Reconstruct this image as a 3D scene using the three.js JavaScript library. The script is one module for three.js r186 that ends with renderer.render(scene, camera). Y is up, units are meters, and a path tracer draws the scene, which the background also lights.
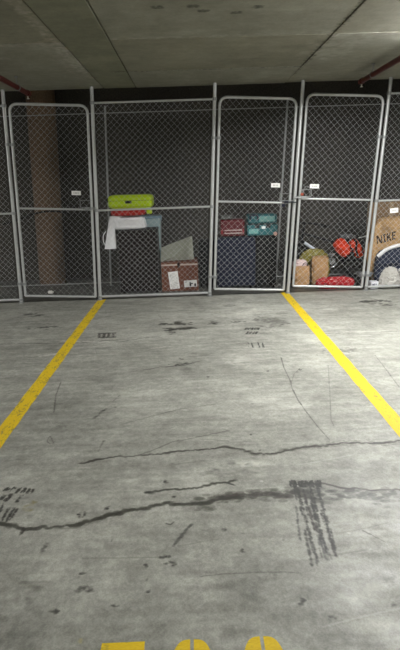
import * as THREE from 'three';
import { RoundedBoxGeometry } from 'three/addons/geometries/RoundedBoxGeometry.js';
import { mergeGeometries } from 'three/addons/utils/BufferGeometryUtils.js';
import { RectAreaLightUniformsLib } from 'three/addons/lights/RectAreaLightUniformsLib.js';
import { createNoise3D } from 'simplex-noise';

// ---------------------------------------------------------------- camera, lights, exposure
const scene = new THREE.Scene();
scene.background = new THREE.Color(0x000000);
const camera = new THREE.PerspectiveCamera(67.92, 400 / 650, 0.05, 60);
camera.position.set(-0.0088, 1.4638, 6.2705);
camera.up.set(0.03729, 0.95806, -0.28413);
camera.lookAt(-0.0088 + 0.010973, 1.4638 - 0.284703, 6.2705 - 0.958553);
const renderer = new THREE.WebGLRenderer({ antialias: true });
renderer.toneMapping = THREE.LinearToneMapping;
renderer.toneMappingExposure = 1.92;
renderer.shadowMap.enabled = true;
RectAreaLightUniformsLib.init();
// batten lamps, the last three added out of view to lift the light: [x, z, brightness]; the fittings themselves are built further down
const lampColor = new THREE.Color(0xffffff);
const lampSpots = [[2.17, 2.35, 172], [-6.3, 2.35, 172], [2.17, 8.9, 172], [-4.6, 8.9, 172]];

// ---------------------------------------------------------------- helpers
let seed = 7;
const rnd = () => { seed = (seed * 1664525 + 1013904223) >>> 0; return seed / 4294967296; };
const noise3 = createNoise3D(rnd);
const taken = new Map();
function numbered(n) { const k = taken.get(n) ?? 0; taken.set(n, k + 1); return k ? `${n}_${String(k).padStart(3, '0')}` : n; }
function finish(m) { m.castShadow = true; m.receiveShadow = true; return m; }
function part(name, geo, mat, parent) { const m = finish(new THREE.Mesh(geo, mat)); m.name = name; parent.add(m); return m; }
function tag(o, label, category, group) { o.userData.label = label; o.userData.category = category; if (group) o.userData.group = group; return o; }
function thing(name, label, category, pos = [0, 0, 0], turn = 0, group) {
  const g = new THREE.Group(); g.name = numbered(name); scene.add(g); g.position.set(...pos); g.rotation.y = turn;
  return tag(g, label, category, group);
}
function single(name, geo, mat, label, category, group) { const m = finish(new THREE.Mesh(geo, mat)); m.name = numbered(name); scene.add(m); return tag(m, label, category, group); }
function structure(name, geo, mat) { const m = finish(geo ? new THREE.Mesh(geo, mat) : new THREE.Group()); m.name = name; m.userData.kind = 'structure'; scene.add(m); return m; }
const V = (x, y, z) => new THREE.Vector3(x, y, z);
function box(w, h, d, x = 0, y = 0, z = 0) { const g = new THREE.BoxGeometry(w, h, d); g.translate(x, y, z); return g; }
function rbox(w, h, d, r, x = 0, y = 0, z = 0, seg = 3) { const g = new RoundedBoxGeometry(w, h, d, seg, r); g.translate(x, y, z); return g; }
function rod(a, b, r, n = 10, r2 = r) {
  const A = V(...a), B = V(...b), d = B.clone().sub(A), g = new THREE.CylinderGeometry(r2, r, d.length(), n);
  g.applyQuaternion(new THREE.Quaternion().setFromUnitVectors(V(0, 1, 0), d.clone().normalize()));
  g.translate((A.x + B.x) / 2, (A.y + B.y) / 2, (A.z + B.z) / 2); return g;
}
// open band around a round post
function band(rIn, rOut, h, x = 0, y = 0, z = 0) { const g = new THREE.LatheGeometry([[rIn, -h / 2], [rOut, -h / 2], [rOut, h / 2], [rIn, h / 2], [rIn, -h / 2]].map(([a, b]) => new THREE.Vector2(a, b)), 20); g.translate(x, y, z); return g; }
function tube(pts, r, n = 40, rs = 8, closed = false, tension = 0.5) { return new THREE.TubeGeometry(new THREE.CatmullRomCurve3(pts.map((p) => V(...p)), closed, 'catmullrom', tension), n, r, rs, closed); }
function merge(list) { return mergeGeometries(list.map((g) => { const c = g.index ? g.toNonIndexed() : g.clone(); for (const k of Object.keys(c.attributes)) if (!['position', 'normal', 'uv'].includes(k)) c.deleteAttribute(k); return c; })); }
// uv in metres from the dominant axis of each face
function metreUV(g, s = 1, ox = 0, oy = 0) {
  if (g.index) g = g.toNonIndexed();
  const p = g.attributes.position, n = g.attributes.normal, uv = new Float32Array(p.count * 2);
  for (let i = 0; i < p.count; i++) {
    const ax = Math.abs(n.getX(i)), ay = Math.abs(n.getY(i)), az = Math.abs(n.getZ(i));
    const [a, b] = ay >= ax && ay >= az ? [p.getX(i), p.getZ(i)] : ax >= az ? [p.getZ(i), p.getY(i)] : [p.getX(i), p.getY(i)];
    uv[2 * i] = a * s + ox; uv[2 * i + 1] = b * s + oy;
  }
  g.setAttribute('uv', new THREE.BufferAttribute(uv, 2)); return g;
}
// soft lump: superellipsoid with folds, its underside flattened on y = 0
function lump(w, h, d, { pow = 0.6, amp = 0.03, freq = 5, seed: s = 0, seg = 40, flat = true, ridge = true, topIn = 0 } = {}) {
  const g = new THREE.SphereGeometry(1, seg, Math.round(seg * 0.7)), p = g.attributes.position, sp = (v) => Math.sign(v) * Math.pow(Math.abs(v), pow);
  for (let i = 0; i < p.count; i++) {
    let x = sp(p.getX(i)), y = sp(p.getY(i)), z = sp(p.getZ(i));
    const n = noise3(x * freq * w * 2 + s, y * freq * h * 2, z * freq * d * 2 + s * 1.7), n2 = noise3(x * freq * 5 * w + s, y * freq * 5 * h, z * freq * 5 * d);
    const k = amp * (ridge ? (1 - 2 * Math.abs(n)) : n) + amp * 0.4 * n2, t = 1 - topIn * (y * 0.5 + 0.5);
    const l = Math.hypot(x, y, z) || 1;
    x = x * w / 2 * t + x / l * k; y = y * h / 2 + y / l * k; z = z * d / 2 * t + z / l * k;
    p.setXYZ(i, x, flat ? Math.max(0, y + h / 2) : y + h / 2, z);
  }
  g.computeVertexNormals(); return g;
}
// value noise on a wrapping grid, quick enough for large textures
const G = 256, grid = Float32Array.from({ length: G * G }, () => rnd());
function vn(x, y) {
  const xi = Math.floor(x), yi = Math.floor(y); let fx = x - xi, fy = y - yi; fx = fx * fx * (3 - 2 * fx); fy = fy * fy * (3 - 2 * fy);
  const x0 = xi & 255, x1 = (xi + 1) & 255, y0 = (yi & 255) * G, y1 = ((yi + 1) & 255) * G;
  const a = grid[y0 + x0], b = grid[y0 + x1], c = grid[y1 + x0], d = grid[y1 + x1];
  return a + (b - a) * fx + (c - a) * fy + (a - b - c + d) * fx * fy - 0.5;
}
function canvasTex(c, repeat = false) { const t = new THREE.CanvasTexture(c); t.colorSpace = THREE.SRGBColorSpace; t.magFilter = THREE.LinearFilter; if (repeat) t.wrapS = t.wrapT = THREE.RepeatWrapping; return t; }
function canvas(w, h) { const c = document.createElement('canvas'); c.width = w; c.height = h; return c; }
// tileable speckle texture: base colour in sRGB bytes, coarse and fine contrast in bytes
function speckle(size, base, coarse, fine, tint = [0, 0, 0]) {
  const d = new Uint8Array(size * size * 4), k = 256 / size;
  for (let y = 0; y < size; y++) for (let x = 0; x < size; x++) {
    const n = (vn(x * k / 64 * 1, y * k / 64) * 0 + vn(x * 8 * k / 8, y * 8 * k / 8) * 0.25 + vn(x * k, y * k) * 0.35 + vn(x * k * 0.25 * 1 + 40, y * k * 0.25) * 0) ;
    const big = Math.sin(x / size * 6.2832) * 0.1 + vn(x * k * 0.5 * 2 + 9, y * k * 0.5 * 2 + 3) * 0.5 + n;
    const f = (rnd() - 0.5);
    const i = (y * size + x) * 4;
    for (let c = 0; c < 3; c++) d[i + c] = Math.max(0, Math.min(255, base[c] + big * coarse + f * fine + tint[c] * big));
    d[i + 3] = 255;
  }
  const t = new THREE.DataTexture(d, size, size); t.colorSpace = THREE.SRGBColorSpace; t.magFilter = THREE.LinearFilter; t.wrapS = t.wrapT = THREE.RepeatWrapping; t.needsUpdate = true; return t;
}
function grey(size, fn) {
  const d = new Uint8Array(size * size * 4);
  for (let y = 0; y < size; y++) for (let x = 0; x < size; x++) { const v = Math.max(0, Math.min(255, fn(x / size, y / size) * 255)), i = (y * size + x) * 4; d[i] = d[i + 1] = d[i + 2] = v; d[i + 3] = 255; }
  const t = new THREE.DataTexture(d, size, size); t.magFilter = THREE.LinearFilter; t.wrapS = t.wrapT = THREE.RepeatWrapping; t.needsUpdate = true; return t;
}
const std = (color, roughness = 0.7, metalness = 0, more = {}) => new THREE.MeshStandardMaterial({ color, roughness, metalness, ...more });

// floor marks in metres: paths, blots and tread prints on the slab
const crackMarks = [
  { p: [[-0.669,3.924],[-0.591,3.900],[-0.510,3.885],[-0.287,3.871],[-0.147,3.850],[-0.005,3.839],[0.139,3.818],[0.222,3.846],[0.301,3.894],[0.383,3.910],[0.471,3.886],[0.563,3.850],[0.622,3.844],[0.737,3.842],[0.827,3.827],[0.964,3.848],[1.144,3.829],[1.316,3.831]], w: 0.017, a: 0.72, rag: 1.0, c: '44,43,38' },
  { p: [[0.139,3.818],[0.301,3.894],[0.383,3.910],[0.563,3.850]], w: 0.030, a: 0.30, rag: 1.0, c: '44,43,38' },
  { p: [[0.565,3.845],[0.827,3.827],[1.135,3.850],[1.306,3.853]], w: 0.050, a: 0.45, rag: 1.0, c: '44,43,38' },
  { p: [[-1.128,4.363],[-0.923,4.416],[-0.827,4.435],[-0.713,4.442],[-0.571,4.438],[-0.498,4.395],[-0.388,4.361],[-0.251,4.334],[-0.134,4.319],[-0.015,4.304],[0.081,4.288],[0.203,4.273]], w: 0.024, a: 0.75, rag: 1.0, c: '44,43,38' },
  { p: [[-0.571,4.438],[-0.498,4.395],[-0.388,4.361],[-0.251,4.334],[-0.015,4.304],[0.203,4.273]], w: 0.045, a: 0.28, rag: 1.0, c: '44,43,38' },
  { p: [[-0.039,4.310],[0.057,4.294],[0.203,4.273],[0.323,4.281],[0.470,4.275],[0.565,4.281]], w: 0.085, a: 0.75, rag: 2.0, c: '44,43,38' },
  { p: [[0.057,4.294],[0.157,4.254],[0.231,4.243],[0.347,4.283],[0.473,4.260]], w: 0.030, a: 0.60, rag: 2.0, c: '44,43,38' },
  { p: [[0.473,4.260],[0.589,4.283],[0.710,4.283],[0.817,4.321],[0.950,4.345],[1.097,4.384]], w: 0.085, a: 0.85, rag: 2.0, c: '44,43,38' },
  { p: [[0.489,4.187],[0.596,4.203],[0.698,4.243],[0.813,4.266],[0.959,4.268],[1.148,4.281]], w: 0.014, a: 0.60, rag: 1.0, c: '44,43,38' },
  { p: [[-0.281,4.209],[-0.187,4.199],[-0.112,4.196],[-0.012,4.182],[0.064,4.167],[0.140,4.155],[0.172,4.140]], w: 0.016, a: 0.75, rag: 1.0, c: '44,43,38' },
  { p: [[-0.281,4.209],[-0.241,4.212]], w: 0.030, a: 0.70, rag: 1.0, c: '44,43,38' },
  { p: [[0.130,4.163],[0.163,4.182]], w: 0.012, a: 0.60, rag: 1.0, c: '44,43,38' },
  { p: [[0.720,2.396],[0.699,2.649],[0.698,2.895],[0.683,3.042],[0.683,3.244],[0.702,3.455],[0.723,3.630],[0.752,3.787]], w: 0.007, a: 0.60, rag: 1.0, c: '44,43,38' },
  { p: [[0.690,2.970],[0.752,2.782],[0.825,2.662],[0.857,2.666]], w: 0.005, a: 0.50, rag: 1.0, c: '44,43,38' },
  { p: [[1.063,2.621],[0.921,3.185],[0.826,3.548],[0.822,3.625]], w: 0.005, a: 0.40, rag: 1.0, c: '44,43,38' },
  { p: [[1.516,2.434],[1.477,2.814],[1.444,3.114]], w: 0.006, a: 0.40, rag: 1.0, c: '44,43,38' },
  { p: [[-0.984,3.282],[-1.044,3.004],[-1.069,2.762]], w: 0.008, a: 0.45, rag: 1.0, c: '44,43,38' },
  { p: [[-0.692,3.393],[-0.654,3.310],[-0.634,3.267]], w: 0.020, a: 0.50, rag: 1.0, c: '44,43,38' },
  { p: [[-1.926,1.740],[-1.525,1.771],[-1.178,1.797],[-0.942,1.764],[-0.651,1.736]], w: 0.012, a: 0.45, rag: 1.0, c: '44,43,38' },
  { p: [[-0.738,1.819],[-0.457,1.696],[-0.359,1.675]], w: 0.012, a: 0.35, rag: 1.0, c: '44,43,38' },
  { p: [[-0.446,2.575],[-0.310,2.522],[-0.144,2.517],[0.025,2.418]], w: 0.012, a: 0.40, rag: 1.0, c: '44,43,38' },
  { p: [[0.273,2.515],[0.443,2.487],[0.777,2.499]], w: 0.008, a: 0.30, rag: 1.0, c: '44,43,38' },
  { p: [[1.115,1.792],[1.503,1.808],[1.995,1.804]], w: 0.010, a: 0.45, rag: 1.0, c: '44,43,38' },
  { p: [[0.435,2.870],[0.554,2.842],[0.785,2.845]], w: 0.006, a: 0.30, rag: 1.0, c: '44,43,38' },
  { p: [[-0.920,3.609],[-0.873,3.696],[-0.894,3.706],[-0.922,3.669],[-0.923,3.621],[-0.908,3.610]], w: 0.005, a: 0.55, rag: 1.0, c: '44,43,38' },
  { p: [[-0.135,4.582],[-0.054,4.463]], w: 0.012, a: 0.40, rag: 1.0, c: '44,43,38' },
  { p: [[-0.170,4.449],[-0.148,4.457],[-0.135,4.438]], w: 0.008, a: 0.70, rag: 1.0, c: '44,43,38' },
  { p: [[0.680,4.540],[0.750,4.616]], w: 0.006, a: 0.40, rag: 1.0, c: '44,43,38' },
  { p: [[-0.025,4.755],[0.209,4.748],[0.363,4.761]], w: 0.004, a: 0.50, rag: 1.0, c: '44,43,38' },
  { p: [[-0.344,3.867],[-0.179,3.749],[0.183,3.624]], w: 0.010, a: 0.22, rag: 1.0, c: '44,43,38' },
  { p: [[-0.506,3.504],[-0.162,3.323],[0.110,3.256]], w: 0.010, a: 0.18, rag: 1.0, c: '44,43,38' },
  { p: [[-0.610,3.160],[-0.569,3.048]], w: 0.006, a: 0.40, rag: 1.0, c: '44,43,38' },
  { p: [[-0.589,3.817],[-0.577,3.684]], w: 0.010, a: 0.20, rag: 1.0, c: '44,43,38' },
  { p: [[-1.345,1.716],[-0.837,1.807]], w: 0.020, a: 0.50, rag: 2.0, c: '205,202,192' },
  { p: [[-0.431,2.030],[-0.292,2.032]], w: 0.020, a: 0.50, rag: 2.0, c: '205,202,192' },
  { p: [[-1.417,2.136],[-1.234,2.077]], w: 0.020, a: 0.50, rag: 2.0, c: '205,202,192' },
];
const blotMarks = [
  [-0.210, 1.270, 0.194, 0.094, 0.50, 7, '40,39,35'],
  [-0.184, 1.458, 0.197, 0.071, 0.50, 7, '40,39,35'],
  [-0.263, 1.587, 0.072, 0.051, 0.35, 7, '40,39,35'],
  [0.189, 1.285, 0.139, 0.056, 0.50, 7, '40,39,35'],
  [0.438, 1.279, 0.106, 0.038, 0.30, 7, '40,39,35'],
  [-0.161, 2.469, 0.084, 0.046, 0.60, 7, '40,39,35'],
  [-0.138, 2.352, 0.022, 0.024, 0.60, 7, '40,39,35'],
  [0.080, 2.775, 0.015, 0.020, 0.60, 7, '40,39,35'],
  [0.120, 0.724, 0.036, 0.046, 0.40, 7, '40,39,35'],
  [2.191, 0.645, 0.195, 0.117, 0.50, 7, '40,39,35'],
  [2.318, 0.812, 0.111, 0.090, 0.35, 7, '40,39,35'],
  [0.682, 1.070, 0.055, 0.041, 0.30, 7, '40,39,35'],
  [-1.975, 0.655, 0.187, 0.093, 0.25, 7, '40,39,35'],
  [-1.630, 1.236, 0.190, 0.077, 0.25, 7, '40,39,35'],
  [0.798, 1.327, 0.209, 0.217, 0.12, 7, '40,39,35'],
  [-0.496, 4.719, 0.020, 0.013, 0.60, 7, '40,39,35'],
  [-0.472, 4.798, 0.042, 0.021, 0.55, 7, '40,39,35'],
  [-0.553, 4.887, 0.018, 0.012, 0.75, 7, '40,39,35'],
  [-0.347, 4.872, 0.033, 0.008, 0.75, 7, '40,39,35'],
  [-0.320, 4.713, 0.040, 0.011, 0.70, 7, '40,39,35'],
  [-0.240, 4.687, 0.013, 0.015, 0.70, 7, '40,39,35'],
  [-0.229, 4.763, 0.008, 0.010, 0.60, 7, '40,39,35'],
  [-0.221, 4.820, 0.008, 0.010, 0.60, 7, '40,39,35'],
  [-0.143, 4.687, 0.020, 0.013, 0.50, 7, '40,39,35'],
  [-0.165, 4.648, 0.024, 0.008, 0.70, 7, '40,39,35'],
  [-0.566, 4.357, 0.017, 0.031, 0.60, 7, '40,39,35'],
  [-0.455, 4.320, 0.009, 0.011, 0.60, 7, '40,39,35'],
  [-0.185, 4.133, 0.010, 0.013, 0.50, 7, '40,39,35'],
  [0.077, 4.497, 0.022, 0.012, 0.60, 7, '40,39,35'],
  [-0.140, 4.258, 0.009, 0.008, 0.50, 7, '40,39,35'],
  [0.273, 4.623, 0.006, 0.008, 0.90, 7, '40,39,35'],
  [0.155, 4.633, 0.013, 0.011, 0.60, 7, '40,39,35'],
  [0.345, 4.890, 0.009, 0.011, 0.60, 7, '40,39,35'],
  [0.436, 4.966, 0.024, 0.014, 0.50, 7, '40,39,35'],
  [0.335, 4.903, 0.014, 0.006, 0.40, 7, '40,39,35'],
  [0.272, 4.891, 0.029, 0.006, 0.40, 7, '40,39,35'],
  [0.835, 4.445, 0.015, 0.016, 0.50, 7, '40,39,35'],
  [0.655, 4.924, 0.017, 0.018, 0.35, 7, '40,39,35'],
  [-0.101, 5.001, 0.007, 0.008, 0.70, 7, '40,39,35'],
  [-0.468, 4.483, 0.011, 0.016, 0.30, 7, '40,39,35'],
  [-0.682, 4.550, 0.011, 0.041, 0.35, 7, '40,39,35'],
  [-0.811, 4.468, 0.011, 0.020, 0.50, 7, '40,39,35'],
  [-1.322, 1.985, 0.038, 0.028, 0.20, 7, '40,39,35'],
  [0.816, 2.704, 0.016, 0.021, 0.60, 7, '40,39,35'],
  [0.561, 2.700, 0.016, 0.020, 0.50, 7, '40,39,35'],
  [0.348, 3.277, 0.023, 0.015, 0.50, 7, '40,39,35'],
  [-0.720, 4.830, 0.113, 0.087, 0.10, 7, '40,39,35'],
  [0.149, 4.049, 0.157, 0.089, 0.08, 7, '40,39,35'],
  [1.264, 2.278, 0.171, 0.075, 0.15, 7, '40,39,35'],
  [-0.948, 1.942, 0.049, 0.030, 0.50, 9, '208,206,197'],
  [-0.866, 1.923, 0.039, 0.029, 0.50, 9, '208,206,197'],
  [-1.970, 0.957, 0.035, 0.043, 0.50, 9, '208,206,197'],
  [-0.725, 4.878, 0.007, 0.006, 0.95, 9, '208,206,197'],
  [-0.499, 4.258, 0.097, 0.075, 0.22, 9, '208,206,197'],
  [0.259, 4.010, 0.096, 0.074, 0.40, 9, '208,206,197'],
  [0.134, 4.507, 0.108, 0.024, 0.25, 9, '208,206,197'],
  [0.209, 4.602, 0.091, 0.051, 0.22, 9, '208,206,197'],
  [-0.247, 4.855, 0.110, 0.048, 0.16, 9, '208,206,197'],
  [0.664, 4.836, 0.044, 0.044, 0.22, 9, '208,206,197'],
  [0.714, 4.542, 0.106, 0.088, 0.16, 9, '208,206,197'],
  [0.345, 4.841, 0.128, 0.023, 0.28, 9, '208,206,197'],
  [0.214, 4.844, 0.165, 0.015, 0.26, 9, '208,206,197'],
  [0.513, 4.841, 0.033, 0.023, 0.30, 9, '208,206,197'],
  [-0.481, 3.691, 0.211, 0.058, 0.22, 9, '208,206,197'],
  [-0.863, 3.336, 0.136, 0.086, 0.14, 9, '208,206,197'],
  [-0.023, 4.672, 0.073, 0.042, 0.20, 9, '208,206,197'],
  [1.438, 1.525, 0.249, 0.136, 0.22, 9, '208,206,197'],
  [1.526, 2.028, 0.179, 0.084, 0.25, 9, '208,206,197'],
  [0.365, 2.431, 0.251, 0.182, 0.16, 9, '208,206,197'],
  [-1.486, 2.468, 0.215, 0.113, 0.25, 9, '208,206,197'],
  [-1.047, 2.879, 0.116, 0.092, 0.16, 9, '208,206,197'],
  [-0.607, 2.469, 0.102, 0.135, 0.18, 9, '208,206,197'],
  [0.986, 3.423, 0.127, 0.082, 0.20, 9, '208,206,197'],
  [0.634, 3.532, 0.124, 0.089, 0.15, 9, '208,206,197'],
  [-0.808, 4.276, 0.058, 0.052, 0.30, 9, '120,112,70'],
  [-0.430, 5.007, 0.003, 0.013, 0.60, 5, '200,170,40'],
];
const treadMarks = [
  [[[0.445,4.168],[0.438,4.217]], 0.008, 0.80],
  [[[0.452,4.164],[0.446,4.218]], 0.009, 0.85],
  [[[0.463,4.169],[0.455,4.218]], 0.010, 0.80],
  [[[0.471,4.165],[0.465,4.219]], 0.011, 0.85],
  [[[0.488,4.170],[0.480,4.220]], 0.013, 0.80],
  [[[0.499,4.167],[0.492,4.221]], 0.014, 0.85],
  [[[0.515,4.172],[0.507,4.222]], 0.015, 0.80],
  [[[0.527,4.169],[0.520,4.223]], 0.016, 0.85],
  [[[0.543,4.174],[0.534,4.224]], 0.013, 0.80],
  [[[0.553,4.171],[0.545,4.224]], 0.014, 0.85],
  [[[0.572,4.176],[0.563,4.225]], 0.017, 0.80],
  [[[0.586,4.173],[0.577,4.226]], 0.018, 0.85],
  [[[0.453,4.218],[0.445,4.427]], 0.012, 0.55],
  [[[0.467,4.219],[0.440,4.730]], 0.014, 0.45],
  [[[0.490,4.229],[0.477,4.429]], 0.012, 0.55],
  [[[0.494,4.277],[0.475,4.690]], 0.016, 0.50],
  [[[0.531,4.223],[0.500,4.464]], 0.030, 0.55],
  [[[0.516,4.324],[0.487,4.674]], 0.018, 0.45],
  [[[0.570,4.226],[0.530,4.638]], 0.016, 0.60],
  [[[0.539,4.398],[0.526,4.682]], 0.012, 0.50],
  [[[0.432,4.363],[0.402,4.584]], 0.008, 0.30],
  [[[0.436,4.525],[0.417,4.729]], 0.010, 0.40],
  [[[0.484,4.559],[0.492,4.702]], 0.030, 0.25],
  [[[-1.002,4.153],[-0.985,4.129]], 0.020, 0.80],
  [[[-0.973,4.163],[-0.957,4.123]], 0.022, 0.80],
  [[[-0.939,4.173],[-0.926,4.125]], 0.020, 0.80],
  [[[-0.904,4.176],[-0.897,4.135]], 0.016, 0.80],
  [[[-0.878,4.178],[-0.875,4.141]], 0.014, 0.80],
  [[[-0.858,4.179],[-0.853,4.146]], 0.012, 0.70],
  [[[-0.995,4.225],[-0.985,4.187]], 0.020, 0.60],
  [[[-0.967,4.235],[-0.952,4.181]], 0.022, 0.70],
  [[[-0.905,4.247],[-0.898,4.192]], 0.016, 0.60],
  [[[-0.960,4.317],[-0.965,4.227]], 0.012, 0.60],
  [[[-0.927,4.382],[-0.928,4.290]], 0.012, 0.60],
  [[[-0.906,4.391],[-0.903,4.292]], 0.012, 0.60],
  [[[-0.892,4.378],[-0.886,4.300]], 0.010, 0.50],
  [[[-0.814,4.475],[-0.808,4.436]], 0.020, 0.50],
  [[[-1.005,4.371],[-1.027,4.192]], 0.020, 0.60],
  [[[-1.031,4.396],[-1.058,4.190]], 0.020, 0.60],
  [[[0.506,1.575],[0.533,1.500]], 0.022, 0.85],
  [[[0.499,1.716],[0.527,1.639]], 0.020, 0.75],
  [[[0.536,1.578],[0.564,1.504]], 0.022, 0.85],
  [[[0.529,1.719],[0.557,1.643]], 0.020, 0.75],
  [[[0.567,1.582],[0.594,1.508]], 0.022, 0.85],
  [[[0.558,1.723],[0.587,1.647]], 0.020, 0.75],
  [[[0.597,1.586],[0.625,1.512]], 0.022, 0.85],
  [[[0.588,1.727],[0.617,1.650]], 0.020, 0.75],
  [[[0.627,1.590],[0.655,1.516]], 0.022, 0.85],
  [[[0.486,1.978],[0.484,2.121]], 0.013, 0.60],
  [[[0.518,1.982],[0.515,2.125]], 0.013, 0.60],
  [[[0.578,1.989],[0.574,2.132]], 0.013, 0.60],
  [[[0.615,1.994],[0.609,2.136]], 0.013, 0.60],
  [[[-0.972,1.649],[-0.986,1.514]], 0.030, 0.50],
  [[[-0.925,1.655],[-0.937,1.520]], 0.030, 0.50],
  [[[-0.878,1.660],[-0.889,1.526]], 0.030, 0.50],
  [[[-0.831,1.666],[-0.841,1.532]], 0.030, 0.50],
  [[[-1.006,1.515],[-0.821,1.518]], 0.030, 0.50],
  [[[-0.980,1.658],[-0.801,1.654]], 0.030, 0.50],
];

// ---------------------------------------------------------------- floor: concrete slab with its stains, cracks and tyre marks (world metres x, z)
const FX = -4, FZ = -1.6, FS = 8;                       // the mapped square of floor
function floorCanvas() {
  const N = 2048, c = canvas(N, N), g = c.getContext('2d'), im = g.createImageData(N, N), d = im.data, m = FS / N;
  for (let j = 0; j < N; j++) for (let i = 0; i < N; i++) {
    const x = FX + i * m + 40, z = FZ + j * m + 40;
    let v = vn(x * 0.9, z * 0.9) * 14 + vn(x * 2.3 + 7, z * 3.1) * 17 + vn(x * 5 + 3, z * 8) * 15 + vn(x * 13, z * 19) * 14 + vn(x * 31, z * 37) * 16 + vn(x * 3.2 + 11, z * 31) * 15 + vn(x * 8 + 5, z * 60) * 13 + vn(x * 80, z * 80) * 17 + (rnd() - 0.5) * 22;
    const w = vn(x * 1.7 + 60, z * 2.2 + 20) + vn(x * 7, z * 9) * 0.6; if (w > 0.28) v += (w - 0.28) * 55;   // pale laitance patches
    const s = vn(x * 1.1 + 90, z * 1.6 + 70) + vn(x * 11 + 2, z * 14) * 0.35; if (s > 0.3) v -= (s - 0.3) * 60;   // darker worn patches
    const o = (j * N + i) * 4; const darkening = z - 40 < -0.03 + vn(x * 9, z * 9) * 0.02 ? 0.58 : 1;   // floor colour set darker inside the cages, ragged edge at the fence line
    d[o] = (141 + v) * darkening; d[o + 1] = (141 + v) * darkening; d[o + 2] = (132 + v * 0.96) * darkening; d[o + 3] = 255;
  }
  g.putImageData(im, 0, 0);
  const P = ([x, z]) => [(x - FX) / m, (z - FZ) / m];
  // hairline scratches lying roughly across the bay
  for (let k = 0; k < 420; k++) {
    const [x, y] = P([-3 + rnd() * 6, rnd() * 5.4]), l = (0.03 + rnd() * rnd() * 0.5) / m, a = (rnd() - 0.5) * 0.5 + (rnd() < 0.15 ? 1.3 : 0), dark = rnd() < 0.62;
    g.strokeStyle = dark ? `rgba(70,68,60,${0.12 + rnd() * 0.25})` : `rgba(205,203,194,${0.1 + rnd() * 0.25})`; g.lineWidth = 0.7 + rnd() * 1.6;
    g.beginPath(); g.moveTo(x, y); g.quadraticCurveTo(x + l / 2 * Math.cos(a), y + l / 2 * Math.sin(a) + (rnd() - 0.5) * 8, x + l * Math.cos(a), y + l * Math.sin(a)); g.stroke();
  }
  for (let k = 0; k < 240; k++) { const [x, y] = P([-3 + rnd() * 6, rnd() * 5.4]); g.fillStyle = rnd() < 0.6 ? `rgba(55,53,47,${0.2 + rnd() * 0.4})` : `rgba(210,208,200,${0.2 + rnd() * 0.3})`; g.beginPath(); g.ellipse(x, y, 0.6 + rnd() * 2.2, 0.6 + rnd() * 2.2, rnd() * 3, 0, 7); g.fill(); }
  // blots: ragged clusters of small spots
  for (const [bx, bz, rx, rz, a, n, col] of blotMarks) {
    const [cx, cy] = P([bx, bz]), RX = rx / m, RY = rz / m, pale = col[0] === '2', spots = Math.min(1400, Math.max(14, RX * RY * (pale ? 0.35 : 0.8)));
    for (let k = 0; k < spots; k++) {
      const t = rnd() * 6.283, q = Math.sqrt(rnd()), x = cx + Math.cos(t) * q * RX, y = cy + Math.sin(t) * q * RY;
      const nn = vn(x * 0.045 + bx * 9, y * 0.06) * 0.7 + vn(x * 0.16, y * 0.2 + bz) * 0.6 + 0.5; if (nn < 0.36 + q * 0.3) continue;
      g.fillStyle = `rgba(${col},${a * (pale ? 0.3 : 0.95) * (0.3 + 0.5 * rnd())})`; g.beginPath(); g.ellipse(x, y, 0.8 + 3.2 * rnd() * rnd() + Math.min(3, RX * 0.04), 0.7 + 1.8 * rnd() * rnd() + Math.min(2, RY * 0.04), (rnd() - 0.5), 0, 7); g.fill();
    }
  }
  // cracks and wet seepage lines: overlapping dabs of uneven width along each path
  for (const { p, w, a, rag, c: col } of crackMarks) {
    const q = p.map(P), W = w / m * 1.2;
    for (let s = 0; s + 1 < q.length; s++) {
      const [x0, y0] = q[s], [x1, y1] = q[s + 1], L = Math.hypot(x1 - x0, y1 - y0), n = Math.max(2, Math.ceil(L / Math.max(0.9, W * (W > 12 ? 0.05 : 0.22))));
      for (let k = 0; k < n; k++) {
        const t = k / n, x = x0 + (x1 - x0) * t, y = y0 + (y1 - y0) * t, K = Math.min(W, 9), wob = vn(x * 0.05, y * 0.05 + 5) * K * 1.2 + vn(x * 0.3, y * 0.3) * K * 0.8 * rag, ww = (W > 12 ? 0.7 : 1) * W * (0.55 + 0.7 * (vn(x * 0.09 + 30, y * 0.09) + 0.5) + (rnd() - 0.5) * 0.3 * rag);
        g.fillStyle = `rgba(${col},${a * (W > 12 ? 0.3 : W > 4 ? 0.4 : 0.65)})`; g.beginPath(); g.ellipse(x + (rnd() - 0.5) * W * 0.3 * rag, y + wob + (W > 12 ? (rnd() - 0.5) * W * 0.85 : 0), Math.max(0.7, ww * (W > 12 ? 0.3 : 0.6)), Math.max(0.6, ww * (W > 12 ? 0.16 : 0.42)), 0, 0, 7); g.fill();
      }
    }
  }
  // rubber tread prints: broken bars
  for (const [[a, b], w, al] of treadMarks) {
    const [x0, y0] = P(a), [x1, y1] = P(b), L = Math.hypot(x1 - x0, y1 - y0), W = w / m, n = Math.ceil(L * W / 1.3), nx = -(y1 - y0) / L, ny = (x1 - x0) / L;
    for (let k = 0; k < n; k++) {
      const t = rnd(), e = rnd() - 0.5, u = e * W, x = x0 + (x1 - x0) * t + nx * u, y = y0 + (y1 - y0) * t + ny * u;
      if (vn(t * L * 0.035 + x0, e * W * 0.5 + y0) * 0.9 + vn(t * L * 0.16, e * W * 0.9) * 0.5 + 0.5 < (L < 30 ? 0.27 : 0.4)) continue;   // streaks drawn out along the roll of the tyre
      g.fillStyle = `rgba(42,41,38,${al * 0.6})`; g.beginPath(); g.ellipse(x, y, 0.7 + rnd() * 0.7, 0.9 + rnd() * 1.5, 0, 0, 7); g.fill();
    }
  }
  return c;
}
const floorMap = canvasTex(floorCanvas());
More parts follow.
